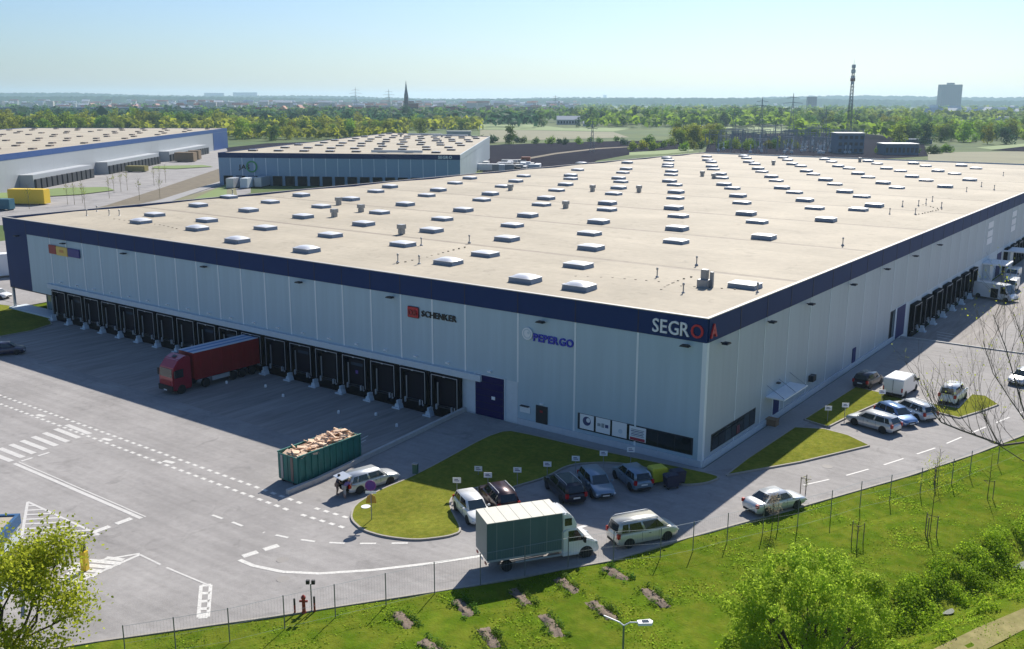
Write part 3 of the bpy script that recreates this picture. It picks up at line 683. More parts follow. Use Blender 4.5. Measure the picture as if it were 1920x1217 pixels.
# ------------------------------------------------------------------ retaining walls, kerb lines in the yards
rw = MB(); n = 14
for i in range(n):
    y0, y1 = -21.6+21.5*i/n, -21.6+21.5*(i+1)/n-.01
    t0 = max(zg(-23.5,y0), -1.1)+.38; t1 = max(zg(-23.5,y1), -1.1)+.38
    rw.prism([(y0,-1.4),(y1,-1.4),(y1,t1),(y0,t0)], -24.22, -23.92, 0)
rw.build('retaining_wall', m_conc); tag(bpy.data.objects['retaining_wall'], 'long low concrete wall between the ramp and the loading yard beside the green container', 'wall')
rw = MB(); rw.box((.3,54.85,-1.2),(60,55.12,.14)); o = rw.build('retaining_wall', m_conc); tag(o, 'low concrete wall crossing the right-hand yard beyond the parked van', 'wall')
for (L, lab) in (([(668,829),(690,817)],0),([(668,835),(686,825)],0),([(668,841),(678,836)],0)):
    line_mark(L, .14, m_paint)
for L in ([(1756,622),(1790,628)],[(1757,627),(1788,632.5)],[(1757,632),(1784,637)],[(1757,637),(1779,641)]): line_mark(L, .18, m_paint)

# yard markers: little white posts in the loading yard
mk = MB(); mk.lathe([(.13,0),(.13,.25),(.08,.3)], n=10); ME_mk = mk.mesh('marker_post', m_wsign)
for i, (q, w) in enumerate((((425,719),'beside the rear of the red lorry'),((498,726),'nearest the back of the red lorry in the shaded yard'),((531,744),'second from the red lorry in the shaded yard'),((635,775),'in the middle of the shaded yard behind the green container'),((705,779),'nearest the ramp wall, farther from the camera'),((744,800),'nearest the ramp wall and closest to the drive-in gate'))):
    c = at(*q); o = link('marker_post', ME_mk, None, c); tag(o, 'small white marker post '+w, 'bollard', 'white marker posts in the loading yard')

# ------------------------------------------------------------------ vehicles
def wheel_meshes(r, w):
    t = MB(); t.lathe([(r*.62,-w/2),(r*.93,-w/2),(r,-w*.32),(r,w*.32),(r*.93,w/2),(r*.62,w/2)], axis='y', n=20)
    k = MB(); k.lathe([(r*.64,w*.30),(r*.64,w*.40),(r*.5,w*.34),(r*.16,w*.40),(r*.10,w*.46)], axis='y', n=10)
    return t.mesh('tyre', m_tyre, smooth=False), k.mesh('rim', m_rim)
WM = {}
def wheel(parent, x, y, r, w=.22):
    if (r, w) not in WM: WM[(r, w)] = wheel_meshes(r, w)
    t, k = WM[(r, w)]; s = 1 if y > 0 else -1
    o = bpy.data.objects.new('wheel', t); COL.objects.link(o); o.parent = parent; o.location = (x, y, r); o.rotation_euler = (0, 0, 0 if s > 0 else PI)
    link('rim', k, o)
def quadpatch(mb, P, u0, u1, v0, v1, off):
    a, b, c, d = [Vector(p) for p in P]   # a-b bottom, d-c top
    def pt(u, v): return (a*(1-u)+b*u)*(1-v)+(d*(1-u)+c*u)*v
    n = (b-a).cross(d-a).normalized()
    q = [pt(u0,v0), pt(u1,v0), pt(u1,v1), pt(u0,v1)]
    mb.face([p+n*off for p in q]); 
    return n
def loft(name, stations, parent, mt, ring):
    V = []; F = []; k = len(ring(stations[0]))
    for s in stations: V += ring(s)
    n = len(stations)
    for i in range(n-1):
        for j in range(k-1): F.append((i*k+j, (i+1)*k+j, (i+1)*k+j+1, i*k+j+1))
    mb = MB(); mb.v = V; mb.f = F+[tuple(range(k))[::-1], tuple(range((n-1)*k, n*k))]; mb.mi = [0]*len(mb.f)
    me = mb.mesh(name, mt)
    for p in me.polygons: p.use_smooth = len(p.vertices) == 4
    try: me.set_sharp_from_angle(angle=math.radians(38))
    except Exception: pass
    return link(name, me, parent)
SPEC = {  # L, W, H, belt, deck-rear, hood, cabin rear-base x, rear-roof x, front-roof x, cowl x (fractions of L from the rear), wheelbase, wheel radius
 'sedan': (4.75,1.82,1.44,.93,.98,.86,.16,.30,.60,.74,.585,.33),
 'estate':(4.75,1.82,1.50,.95,.95,.86,.015,.09,.62,.76,.585,.33),
 'hatch': (4.15,1.76,1.50,.95,.95,.86,.01,.10,.60,.76,.61,.32),
 'mpv':   (4.70,1.86,1.72,1.02,1.02,.98,.01,.06,.68,.85,.61,.33),
 'suv':   (4.55,1.86,1.68,1.05,1.05,.98,.01,.10,.60,.75,.59,.36),
 'minivan':(4.35,1.80,1.82,1.08,1.08,1.0,.005,.03,.66,.82,.62,.32)}
def car(label, kind, paintmat, rear, front, side, cat='car', rails=False, tail=m_tail, open_boot=False, dark_roof=False, ids=None):
    L, W, Hh, belt, dk, hd, c0, c1, c2, c3, wb, wr = SPEC[kind]
    A, B = at(*rear), at(*front); d = Vector((B.x-A.x, B.y-A.y, 0)).normalized(); nrm = Vector((-d.y, d.x, 0))  # left of heading
    mid = (A+B)/2; c = mid + nrm*(W/2-.02)*(1 if side == 'R' else -1)
    rz = math.atan2(d.y, d.x); T = empty('parked_car' if cat == 'car' else 'parked_van', (c.x, c.y, zg(c.x, c.y)), rz, label, cat)
    X = lambda f: (f-.5)*L
    w = W/2
    # lower body
    st = [(0,.62,.45,.62),(.012,.86,.30,.80),(.05,.96,.24,.98),(.16,1.,.21,1.),(.45,1.,.20,1.),(.70,1.,.20,1.),(.84,.99,.21,1.),(.93,.93,.23,.96),(.975,.84,.28,.88),(.995,.70,.36,.66),(1.,.60,.44,.55)]
    def deck(f):
        if f < c0+.02: b = dk
        elif f > c3-.02: b = hd + (belt-hd)*clamp((c3+.04-f)/.06) if f < c3+.04 else hd-.17*((f-c3)/(1-c3))**2
        else: b = belt
        return b
    fs_ = sorted(set([s[0] for s in st]+[c0, c0+.03, c3-.03, c3+.03, c1, c2]))
    sx, sw, sb, sh = zip(*st)
    def ring(f):
        k = np.interp(f, sx, sw)*w; b = np.interp(f, sx, sb); top = b+(deck(f)-b)*np.interp(f, sx, sh); x = X(f)
        half = [(k*.86, b), (k*.97, b+.10), (k, b+(top-b)*.45), (k*.985, b+(top-b)*.78), (k*.93, top-.035), (k*.82, top), (k*.4, top+.02)]
        return [(x, -y, z) for y, z in half]+[(x, 0, top+.025)]+[(x, y, z) for y, z in half[::-1]]+[(x,0,b)]
    V = [ring(f) for f in fs_]; k = len(V[0]); mb = MB()
    for r_ in V: mb.v += r_
    for i in range(len(V)-1):
        for j in range(k): j2 = (j+1)%k; mb.f.append((i*k+j, (i+1)*k+j, (i+1)*k+j2, i*k+j2)); mb.mi.append(0)
    mb.f += [tuple(range(k))[::-1], tuple(range((len(V)-1)*k, len(V)*k))]; mb.mi += [0, 0]
    me = mb.mesh('body', paintmat, smooth=True)
    try: me.set_sharp_from_angle(angle=math.radians(40))
    except Exception: pass
    link('body', me, T)
    # cabin
    wb_, wt = w*.93, w*.74
    P = {}
    zb = belt-.02
    P['rb'] = X(c0); P['rt'] = X(c1); P['ft'] = X(c2); P['fb'] = X(c3)
    def cab(x, y, z): return (x, y, z)
    rlB, rrB = cab(P['rb'], wb_*.93, zb), cab(P['rb'], -wb_*.93, zb); flB, frB = cab(P['fb'], wb_*.90, zb), cab(P['fb'], -wb_*.90, zb)
    rlT, rrT = cab(P['rt'], wt*.95, Hh-.03), cab(P['rt'], -wt*.95, Hh-.03); flT, frT = cab(P['ft'], wt*.95, Hh-.02), cab(P['ft'], -wt*.95, Hh-.02)
    mxB = (P['rb']+P['fb'])/2; mxT = (P['rt']+P['ft'])/2
    mlB, mrB = (mxB, wb_, zb), (mxB, -wb_, zb); mlT, mrT = (mxT, wt, Hh), (mxT, -wt, Hh)
    mb = MB(); mb.v = [rlB, rrB, mrB, frB, flB, mlB, rlT, rrT, mrT, frT, flT, mlT]
    mb.f = [(5,4,3,2,1,0),(6,7,8,11),(11,8,9,10),(0,1,7,6),(1,2,8,7),(2,3,9,8),(3,4,10,9),(4,5,11,10),(5,0,6,11)]; mb.mi = [0]*9
    mm = paintmat
    mb.build('cabin', mm, T, bevel=.055, smooth=True)
    gl = MB(); quadpatch(gl, [flB, frB, frT, flT][::-1] if False else [frB, flB, flT, frT], .07, .93, .06, .88, .012)
    gl.build('windscreen', m_glassb, T)
    if not open_boot:
        gl = MB(); quadpatch(gl, [rlB, rrB, rrT, rlT], .10, .90, .10, .86, .012); gl.build('rear_window', m_glass, T)
    for s, (a, b, c_, d_, e, f_) in ((1, (rlB, mlB, flB, flT, mlT, rlT)), (-1, (rrB, mrB, frB, frT, mrT, rrT))):
        for (p0, p1, p2, p3, u0, u1) in ((b, c_, d_, e, .05, .80), (a, b, e, f_, .42, .96), (a, b, e, f_, .12, .38)):
            gl = MB(); Q = [p0, p1, p2, p3]
            if s > 0: Q = [p1, p0, p3, p2]; u0, u1 = 1-u1, 1-u0
            quadpatch(gl, Q, u0, u1, .10, .86, .012); gl.build('side_window', m_glass, T)
    if dark_roof:
        g2 = MB(); g2.face([(P['rt']+.35,-wt*.7,Hh+.012),(P['ft']-.15,-wt*.7,Hh+.004),(P['ft']-.15,wt*.7,Hh+.004),(P['rt']+.35,wt*.7,Hh+.012)]); g2.build('glass_roof', m_glassb, T)
    if rails:
        for s in (-1, 1):
            MB().tube([(P['rt']+.1,s*wt*.88,Hh+.0),(P['rt']+.25,s*wt*.88,Hh+.07),(P['ft']-.3,s*wt*.88,Hh+.07),(P['ft']-.1,s*wt*.88,Hh+.0)], .022).build('roof_rail', m_lgrey, T)
    # wheels, arches
    xw = L*wb/2; off = -.02*L
    for sx_ in (-1, 1):
        for s in (-1, 1):
            ar = MB(); R_ = wr+.055; pts = [(R_*math.cos(t), R_*math.sin(t)) for t in np.linspace(-.35, PI+.35, 14)]
            ar.prism([(p_[0]+sx_*xw+off, p_[1]+wr) for p_ in pts], s*(w-.30), s*(w+.003), 1); ar.build('wheel_arch', m_trim, T)
            wheel(T, sx_*xw+off, s*(w-.095), wr)
    # lights, plates, bumpers, mirrors
    for s in (-1, 1):
        h = MB(); h.prism([(X(1)-.36,hd-.20),(X(1)-.02,hd-.33),(X(1)-.03,hd-.42),(X(1)-.30,hd-.34)], s*w*.50, s*w*.86, 1); h.build('headlight', m_lamp, T, bevel=.01)
        tz = dk-.02
        h = MB(); h.cbox((X(0)+.10,s*w*.80,tz-.13),(.22,.24,.26 if kind in ('sedan',) else .34)); h.build('tail_light', tail, T, bevel=.03)
        h = MB(); h.cbox((P['fb']-.32,s*(w+.07),belt+.06),(.16,.18,.13)); h.build('mirror', paintmat, T, bevel=.03)
        h = MB(); h.cbox((0,s*(w+.001),belt-.17),(.16,.02,.03)); h.build('door_handle', m_trim, T)
        for xd in (P['ft']-.15, mxB-.25): MB().cbox((xd,s*(w-.002),(belt+.35)/2),(.012,.012,belt-.45)).build('door_gap', m_trim, T)
    MB().cbox((X(1)-.03,0,hd-.36),(.10,w*.9,.12)).build('grille', m_trim, T, bevel=.01)
    MB().cbox((X(1)-.045,0,.34),(.10,w*1.25,.12)).build('bumper_intake', m_trim, T, bevel=.01)
    MB().cbox((X(0)+.03,0,.33),(.10,w*1.3,.14)).build('rear_bumper', m_trim, T, bevel=.01)
    MB().cbox((X(0)-.005 if kind != 'x' else 0,0,.62),(.03,.52,.11)).build('number_plate', m_plate, T)
    MB().cbox((X(1)+.005,0,.42),(.03,.52,.11)).build('number_plate', m_plate, T)
    if open_boot:
        MB().cbox((X(c0)-.02,0,.82),(.30,w*1.5,.78)).build('boot_opening', m_black, T)
        tg = MB(); M_ = Matrix.Translation((X(c1),0,Hh)) @ Matrix.Rotation(math.radians(-8),4,'Y'); tg.box((-.95,-w*.72,-.02),(0,w*.75,.05), M_); t_ = tg.build('tailgate', paintmat, T, bevel=.02)
        tg = MB(); tg.box((-.75,-w*.62,-.045),(-.1,w*.62,-.032), M_); tg.build('tailgate_window', m_glassb, t_)
    return T
p_silver = paint('silver', (.58,.60,.61), .35); p_gold = paint('champagne', (.62,.60,.52), .25); p_white = paint('white', (.78,.78,.76), 0)
p_black = paint('black', (.012,.010,.022), .2); p_bluegrey = paint('steel_blue', (.20,.28,.36), .5); p_blue = paint('sky_blue', (.10,.20,.40), .4)
p_darkred = paint('dark_brown', (.05,.022,.025), .4); p_grey = paint('grey', (.20,.23,.26), .5); p_dkblue = paint('dark_blue', (.015,.02,.06), .3)
EST = car('silver estate car with its tailgate raised beside the grass island', 'estate', p_silver, (679,927), (732,907), 'R', open_boot=True)
car('champagne people carrier with roof rails driving along the road by the fence', 'mpv', p_gold, (1184.6,1027.5), (1251,1013), 'R', rails=True)
car('pale silver saloon on the sunlit road behind the young tree', 'sedan', p_silver, (1440,968), (1496,954), 'R')
car('white hatchback in the parking bay partly behind the box lorry', 'hatch', p_white, (851,956), (880,988), 'R')
car('dark brown off-roader with red tail lights between the white hatchback and an empty bay', 'suv', p_darkred, (928,968), (897,935), 'L', rails=True)
car('black estate car with a glass roof, parked in the building shade', 'estate', p_black, (1051.6,944), (1023,916), 'L', dark_roof=True, rails=True)
car('steel-blue hatchback facing the road beside the black estate', 'hatch', p_bluegrey, (1084,907), (1112,938), 'R')
car('grey-blue hatchback parked nose-in beside the yellow bin', 'hatch', p_bluegrey, (1181,921), (1150,896), 'L')
car('silver estate nearest the road in the side car park row of three', 'estate', p_silver, (1649,812), (1602,798), 'L')
car('bright blue hatchback in the middle of the side car park row', 'hatch', p_blue, (1640,781), (1690,803), 'R')
car('silver estate farthest from the camera in the side row of three', 'estate', p_silver, (1719,790), (1672,771), 'L', rails=True)
car('black hatchback half in the wall shadow beside the white van', 'hatch', p_black, (1630,731), (1655,718.5), 'R')
car('small white people carrier parked alone at the notch of the grass strip', 'minivan', p_white, (1797,759), (1810,748), 'R', cat='van')
car('silver car cut off by the right edge beyond the bare branches', 'hatch', p_silver, (1950,715), (1918,727), 'L')
car('dark blue car entering at the left edge in the building shadow', 'hatch', p_dkblue, (-6,669), (28,666), 'R')
car('white car at the far left edge beside the dark building corner', 'hatch', p_white, (-28,560), (4,562), 'R')
for i, q in enumerate(((-20,545),)): pass

def van(label, rear, front, side, L=4.95, W=1.95, Hh=1.98, nose=.28, open_door=False, cat='van', windows=False):
    A, B = at(*rear), at(*front); d = Vector((B.x-A.x, B.y-A.y, 0)).normalized(); nrm = Vector((-d.y, d.x, 0))
    c = (A+B)/2+nrm*(W/2-.02)*(1 if side == 'R' else -1); T = empty('parked_van', (c.x, c.y, zg(c.x, c.y)), math.atan2(d.y, d.x), label, cat)
    w = W/2; x0, x1 = -L/2, L/2; n = nose*L
    prof = [(x0+.04,.38),(x0,.9),(x0+.06,Hh-.12),(x0+.2,Hh),(x1-n-.25,Hh),(x1-n+.05,Hh-.10),(x1-n*.42,1.18),(x1-.28,.98),(x1-.04,.75),(x1,.40),(x1-.1,.30),(x0+.1,.30)]
    MB().prism(prof, -w, w, 1).build('body', p_white, T, bevel=.07, smooth=False)
    s_ = MB(); a = Vector((x1-n*.42+.02, 0, 1.20)); b = Vector((x1-n+.08, 0, Hh-.12)); off = Vector((.03,0,.03))
    s_.face([a+off+Vector((0,-w*.88,0)), a+off+Vector((0,w*.88,0)), b+off+Vector((0,w*.80,0)), b+off+Vector((0,-w*.80,0))]).build('windscreen', m_glassb, T)
    for s in (-1, 1):
        g_ = MB(); g_.prism([(x1-n*.55,1.18),(x1-n*1.35,1.18),(x1-n*1.35,Hh-.28),(x1-n*1.02,Hh-.28)], s*(w+.004), s*(w+.012), 1); g_.build('side_window', m_glass, T)
        MB().cbox((x1-n*.55,s*(w+.1),1.25),(.14,.2,.28)).build('mirror', m_trim, T, bevel=.02)
        MB().cbox((x0+.04,s*w*.92,.95),(.12,.12,.4)).build('tail_light', m_tail, T)
        MB().cbox((x1-.16,s*w*.78,.78),(.3,.3,.18)).build('headlight', m_lamp, T, bevel=.03)
        for xx_ in (x0+.95, x1-.9):
            MB().prism([(xx_+.40*math.cos(t), .34+.40*math.sin(t)) for t in np.linspace(-.2,PI+.2,12)], s*(w-.3), s*(w+.004), 1).build('wheel_arch', m_trim, T)
            wheel(T, xx_, s*(w-.09), .34)
    MB().cbox((x0+.02,0,.45),(.12,W*.95,.2)).build('rear_bumper', m_trim, T); MB().cbox((x1-.03,0,.45),(.12,W*.9,.2)).build('bumper', m_trim, T)
    MB().cbox((x0-.01,0,.75),(.03,.52,.11)).build('number_plate', m_plate, T)
    MB().cbox((x0-.005,0,1.2),(.02,.03,1.4)).build('door_gap', m_trim, T)
    if windows: MB().cbox((x0+.02,0,1.45),(.06,W*.8,.5)).build('rear_window', m_glass, T)
    if open_door: MB().cbox((.35,-w-.003,1.1),(1.15,.012,1.45)).build('side_door_opening', m_black, T)
    return T
van('white panel van with blank sides at the edge of the grass strip', (1696,747), (1717,733), 'R')
van('white long van with its side door open backed to the far dock', (1833,558), (1884.6,567), 'R', L=6.2, W=2.05, Hh=2.5, nose=.22, open_door=True)
van('white high-roofed van at the far right, nearer of the pair', (1918,536), (1893,556), 'L', L=4.3, Hh=1.95, W=1.8, nose=.26)
van('white high-roofed van at the far right, farther of the pair', (1922,516), (1896,534), 'L', L=4.3, Hh=1.95, W=1.8, nose=.26)

# box lorry with tarpaulin body
def box_truck():
    A, B = at(968,1070), at(1080,1049); d = Vector((B.x-A.x, B.y-A.y, 0)).normalized(); nrm = Vector((-d.y, d.x, 0)); W = 2.3
    c = (A+B)/2+nrm*(W/2-.1); T = empty('box_truck', (c.x, c.y, zg(c.x, c.y)), math.atan2(d.y, d.x), 'white cab box lorry with a grey-green tarpaulin body and cream roof on the road', 'truck')
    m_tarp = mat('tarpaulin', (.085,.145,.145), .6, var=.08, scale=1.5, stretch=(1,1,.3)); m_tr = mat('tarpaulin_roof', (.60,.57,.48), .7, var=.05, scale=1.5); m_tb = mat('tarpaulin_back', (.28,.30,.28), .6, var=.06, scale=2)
    x0, x1 = -3.95, 1.0; wr = .37
    MB().box((x0,-1.15,.95),(x1,1.15,3.42)).build('cargo_body', m_tarp, T, bevel=.02)
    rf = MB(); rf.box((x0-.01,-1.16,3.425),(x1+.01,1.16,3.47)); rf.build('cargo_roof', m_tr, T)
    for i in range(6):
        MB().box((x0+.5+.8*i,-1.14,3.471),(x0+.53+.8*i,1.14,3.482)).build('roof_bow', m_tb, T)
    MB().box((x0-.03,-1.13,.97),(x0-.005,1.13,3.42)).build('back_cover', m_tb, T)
    for s in (-1, 1):
        MB().box((x0,s*1.155-.02,.88),(x1,s*1.155+.02,1.0)).build('side_board', m_lgrey, T)
        for i in range(4): MB().box((x0+.6+1.1*i,s*1.153-.004,1.0),(x0+.63+1.1*i,s*1.153+.004,3.4)).build('tarpaulin_strap', m_tb, T)
    MB().box((x0+.2,-.45,.62),(x1+.8,.45,.9)).build('chassis', m_trim, T)
    prof = [(x1+.08,.55),(x1+.08,2.1),(x1+.45,2.28),(x1+1.05,2.22),(x1+1.75,1.42),(x1+2.35,1.18),(x1+2.62,.85),(x1+2.68,.45),(x1+2.5,.35),(x1+.1,.35)]
    MB().prism(prof, -.98, .98, 1).build('cab', p_white, T, bevel=.08)
    MB().prism([(x1+.05,2.1),(x1+.05,3.28),(x1+.35,3.35),(x1+.85,3.0),(x1+1.2,2.3),(x1+1.05,2.15)], -.95, .95, 1).build('sleeper_pod', p_white, T, bevel=.1)
    for s in (-1, 1):
        MB().prism([(x1+.5,1.35),(x1+1.6,1.35),(x1+1.1,2.08),(x1+.5,2.08)], s*.985, s*.995, 1).build('side_window', m_glass, T)
        MB().prism([(x1+.25,2.45),(x1+.75,2.45),(x1+.72,2.95),(x1+.25,2.95)], s*.955, s*.965, 1).build('sleeper_window', m_glass, T)
        MB().cbox((x1+1.55,s*1.16,1.45),(.12,.28,.4)).build('mirror', m_trim, T, bevel=.02)
        MB().cbox((x1+2.42,s*.75,.95),(.35,.32,.22)).build('headlight', m_lamp, T, bevel=.04)
        MB().prism([(x1+1.75+.48*math.cos(t), .40+.48*math.sin(t)) for t in np.linspace(-.1,PI+.1,12)], s*.7, s*1.01, 1).build('wheel_arch', m_trim, T)
        wheel(T, x1+1.75, s*.92, wr, .24); wheel(T, x0+1.35, s*.90, wr, .26)
        MB().box((x0+1.9,s*1.0-.03,.5),(x1,s*1.0+.03,.62)).build('side_guard', m_lgrey, T)
        MB().cbox((x0-.02,s*.85,.72),(.06,.3,.14)).build('tail_light', m_tail, T)
    s_ = MB(); s_.face([(x1+1.78,-.85,1.46),(x1+1.78,.85,1.46),(x1+1.12,.78,2.22),(x1+1.12,-.78,2.22)]); s_.build('windscreen', m_glassb, T)
    MB().cbox((x1+2.66,0,.55),(.1,1.5,.35)).build('bumper', m_trim, T, bevel=.02)
    MB().cbox((x0-.03,0,.72),(.04,.5,.12)).build('number_plate', m_plate, T)
box_truck()
# articulated red lorry backed onto a dock
def red_lorry():
    T = empty('articulated_lorry', (-54.15,0,-1.1), -PI/2, 'red articulated lorry with pale roof backed onto a dock in the shade', 'truck')
    m_rt = mat('red_tarpaulin', (.24,.012,.012), .5, var=.12, scale=1.5); p_red = mat('car_paint_red', (.32,.010,.03), .3, .2, coat=.8); m_rb = mat('blue_roof_tarp', (.10,.22,.42), .55); m_rw = mat('pale_roof_edge', (.46,.52,.60), .5)
    x0, x1 = .55, 9.0                                          # +x is away from the building
    MB().box((x0,-1.27,1.2),(x1,1.27,3.95)).build('trailer_body', m_rt, T, bevel=.02)
    for a, b, mt in ((-1.28,-.78,m_rw),(-.775,-.28,m_rb),(-.275,.275,m_rw),(.28,.775,m_rb),(.78,1.28,m_rw)): MB().box((x0,a,3.955),(x1,b,4.0)).build('roof_strip', mt, T)
    for s in (-1, 1):
        MB().box((x0,s*1.29-.02,1.12),(x1,s*1.29+.02,1.22)).build('side_rail', m_dred, T)
        for i in range(6): MB().box((x0+.9+1.35*i,s*1.275-.006,1.22),(x0+.94+1.35*i,s*1.275+.006,3.9)).build('curtain_strap', m_dred, T)
        MB().box((4.6,s*1.15-.03,.55),(6.8,s*1.15+.03,1.0)).build('side_guard', m_lgrey, T)
        for x in (1.6,2.9,4.1,7.6,10.6): wheel(T, x, s*1.08, .5, .32)
    MB().box((x0+.2,-.5,.8),(10.8,.5,1.15)).build('chassis', m_trim, T)
    prof = [(9.3,.6),(9.3,3.75),(9.9,3.9),(10.7,3.6),(11.25,2.95),(11.45,2.75),(11.55,1.7),(11.6,.5),(11.4,.4),(9.4,.4)]
    MB().prism(prof, -1.22, 1.22, 1).build('cab', p_red, T, bevel=.10)
    MB().face([(11.57,-1.05,1.85),(11.57,1.05,1.85),(11.49,1.0,2.72),(11.49,-1.0,2.72)]).build('windscreen', m_glassb, T)
    MB().face([(10.2,-.3,3.86),(10.55,-.3,3.72),(10.55,.3,3.72),(10.2,.3,3.86)]).build('roof_hatch', m_dark, T)
    for s in (-1, 1):
        MB().prism([(10.3,1.75),(11.3,1.75),(11.2,2.6),(10.3,2.6)], s*1.225, s*1.235, 1).build('side_window', m_glass, T)
        MB().cbox((11.4,s*1.4,2.2),(.15,.25,.7)).build('mirror', m_trim, T)
        MB().cbox((11.6,s*.95,.75),(.1,.35,.2)).build('headlight', m_lamp, T)
    MB().box((11.56,-1.2,.4),(11.7,1.2,.98)).build('bumper', m_trim, T, bevel=.03); MB().box((11.56,-.8,1.05),(11.6,.8,1.5)).build('grille', m_dred, T)
    MB().cbox((11.71,0,.5),(.02,.5,.12)).build('number_plate', m_plate, T)
red_lorry()

# ------------------------------------------------------------------ green waste container full of timber
def container():
    c = at(542.7,908.6); T = empty('waste_container', (-25.7,-16.6,-1.1), 0, 'green ribbed open-top container beside the low concrete wall', 'container')
    x0, x1, y0, y1, h = -1.15, 1.15, -3.4, 3.4, 2.35
    mb = MB(); mb.box((x0,y0,.15),(x1,y1,.25)).build('floor_plate', m_green, T)
    for (a, b, nm) in (((x1-.06,y0,.25),(x1,y1,h),'side_wall'),((x0,y0,.25),(x0+.06,y1,h),'side_wall'),((x0+.06,y1-.06,.25),(x1-.06,y1,h),'end_wall')): MB().box(a, b).build(nm, m_green, T)
    for i in range(11):
        y = y0+.12+i*(y1-y0-.24)/10
        for s in (1, -1):
            xx_ = x1 if s > 0 else x0; MB().box((min(xx_,xx_+s*.09),y-.07,.2),(max(xx_,xx_+s*.09),y+.07,h-.1)).build('rib', m_green, T)
    for s in (1, -1):
        xx_ = x1 if s > 0 else x0; MB().box((xx_-.06,y0-.05,h),(xx_+.06,y1+.05,h+.1)).build('top_rail', m_green, T)
    for k, (a, b) in enumerate(((x0,-.02),(.02,x1))):
        MB().box((a+.01,y0-.05,.25),(b-.01,y0,h-.02)).build('end_door', m_green, T)
        MB().box((a+.35,y0-.10,.3),(a+.62,y0-.051,h-.1)).build('lock_bar', m_grey if k == 0 else mat('brown_rust',(.22,.15,.12),.7), T)
    for i in range(2): MB().box((x0+.3+1.3*i,y0,0),(x0+.5+1.3*i,y1,.149)).build('skid', m_trim, T)
    # the timber heap: stuff lying in the container
    R = random.Random(3); mb = MB(); mb.box((x0+.07,y0+.05,1.5),(x1-.07,y1-.07,2.15))
    for i in range(190):
        y = R.uniform(y0+.4, y1-.4); x = R.uniform(x0+.25, x1-.25); top = 2.25+.55*math.exp(-((y-1.6)/1.9)**2)*(1-abs(x)*.6)+.12*R.random()
        M_ = Matrix.Translation((x, y, top-R.uniform(0,.25))) @ Matrix.Rotation(R.uniform(0,PI),4,'Z') @ Matrix.Rotation(R.uniform(-.5,.5),4,'Y') @ Matrix.Rotation(R.uniform(-.4,.4),4,'X')
        Lh = R.uniform(.3,1.1); mb.cbox((0,0,0),(Lh, R.choice((.10,.14,.35,.6)), R.choice((.03,.05,.15))), M_)
    o = mb.build('timber_heap', m_wood, None, (-25.7,-16.6,-1.1)); o['kind'] = 'stuff'; tag(o, 'heap of pale broken timber piled above the rim of the green container', 'wood')
container()

# ------------------------------------------------------------------ bins
def bin_(loc, rz, body, lab, s=1.0):
    T = empty('waste_bin', loc, rz, lab, 'bin')
    MB().prism([(-.55*s,.18),(.55*s,.18),(.66*s,1.12*s),(-.66*s,1.12*s)], -.42*s, .42*s, 1).build('bin_body', body, T, bevel=.03)
    MB().prism([(-.70*s,1.13*s),(.70*s,1.13*s),(.55*s,1.3*s),(-.55*s,1.3*s)], -.47*s, .47*s, 1).build('lid', body, T, bevel=.02)
    for x in (-.45, .45):
        for y in (-.33, .33): MB().lathe([(.09,-.03),(.09,.03)], (x*s,y*s,.09), 'y', 10).build('castor', m_tyre, T)
    return T
c = at(1232,905); bin_((c.x, c.y, c.z+.02), 1.0, m_yellow, 'yellow lidded waste bin beside the grey-blue hatchback', 1.0)
c = at(1258,915); bin_((c.x, c.y, c.z+.02), 1.0, m_bin, 'dark waste bin, nearer to the yellow bin', .85)
c = at(1270,907); bin_((c.x, c.y, c.z+.02), 1.0, m_bin, 'dark waste bin, farther from the yellow bin at the grass corner', .85)

# ------------------------------------------------------------------ signs on posts
def psign(px, py, lab, h=1.1, w=.62, hh=.42, mt=m_wsign, rz=.55):
    c = at(px, py); T = empty('parking_sign', (c.x, c.y, c.z+.1), rz, lab, 'sign', 'small parking signs on posts')
    MB().lathe([(.03,0),(.03,h)], n=8).build('post', m_grey, T)
    MB().box((-w/2,-.05,h-.05),(w/2,-.031,h-.05+hh)).build('sign_board', mt, T)
    MB().box((-w*.3,-.056,h+.08),(w*.3,-.0505,h+.14)).build('sign_print', m_post, T); MB().box((-w*.3,-.056,h+.2),(w*.15,-.0505,h+.26)).build('sign_print', m_post, T)
for a, b, l in ((857,932,'small sign on a post at the nose of the white hatchback'),(915,922,'small framed sign on a post at the nose of the brown off-roader'),(970,912,'small sign on a post between the brown off-roader and the black estate'),(1026,901,'small sign on a post at the nose of the black estate'),(1079,890,'small sign on a post behind the steel-blue hatchback'),(1131,880,'small sign on a post between the two blue-grey hatchbacks'),(1182,873,'small sign on a post just left of the yellow bin'),(897,892,'small low sign in the shaded grass left of the other signs'),(1551,792,'small sign in the shadow of the side lawn'),(1583,786,'small sign on a post at the sunlit lawn edge by the nearest silver estate'),(1652,760,'small sign on a post behind the blue hatchback')): psign(a, b, l, h=1.1 if b != 892 else .35)
c = at(697,977); T = empty('road_sign', (c.x, c.y, c.z+.1), .62, 'post with a round purple sign above a yellow one on the grass island', 'sign')
MB().lathe([(.035,0),(.035,2.9)], n=8).build('post', m_grey, T)
disc('round_sign', (0,-.04,2.62), .40, mat('purple_sign',(.09,.02,.22),.5), T, .02); disc('sign_rim', (0,-.063,2.62), .40, mat('violet_rim',(.22,.05,.22),.5), T, .006, ring=.33)
MB().box((-.38,-.06,2.02),(.38,-.04,2.2)).build('plate', m_wsign, T)
MB().prism([(-.38,1.25),(.38,1.25),(.30,1.75),(0,1.95),(-.30,1.75)], .04, .06, 1).build('back_sign', mat('ochre_sign',(.55,.30,.03),.6), T)
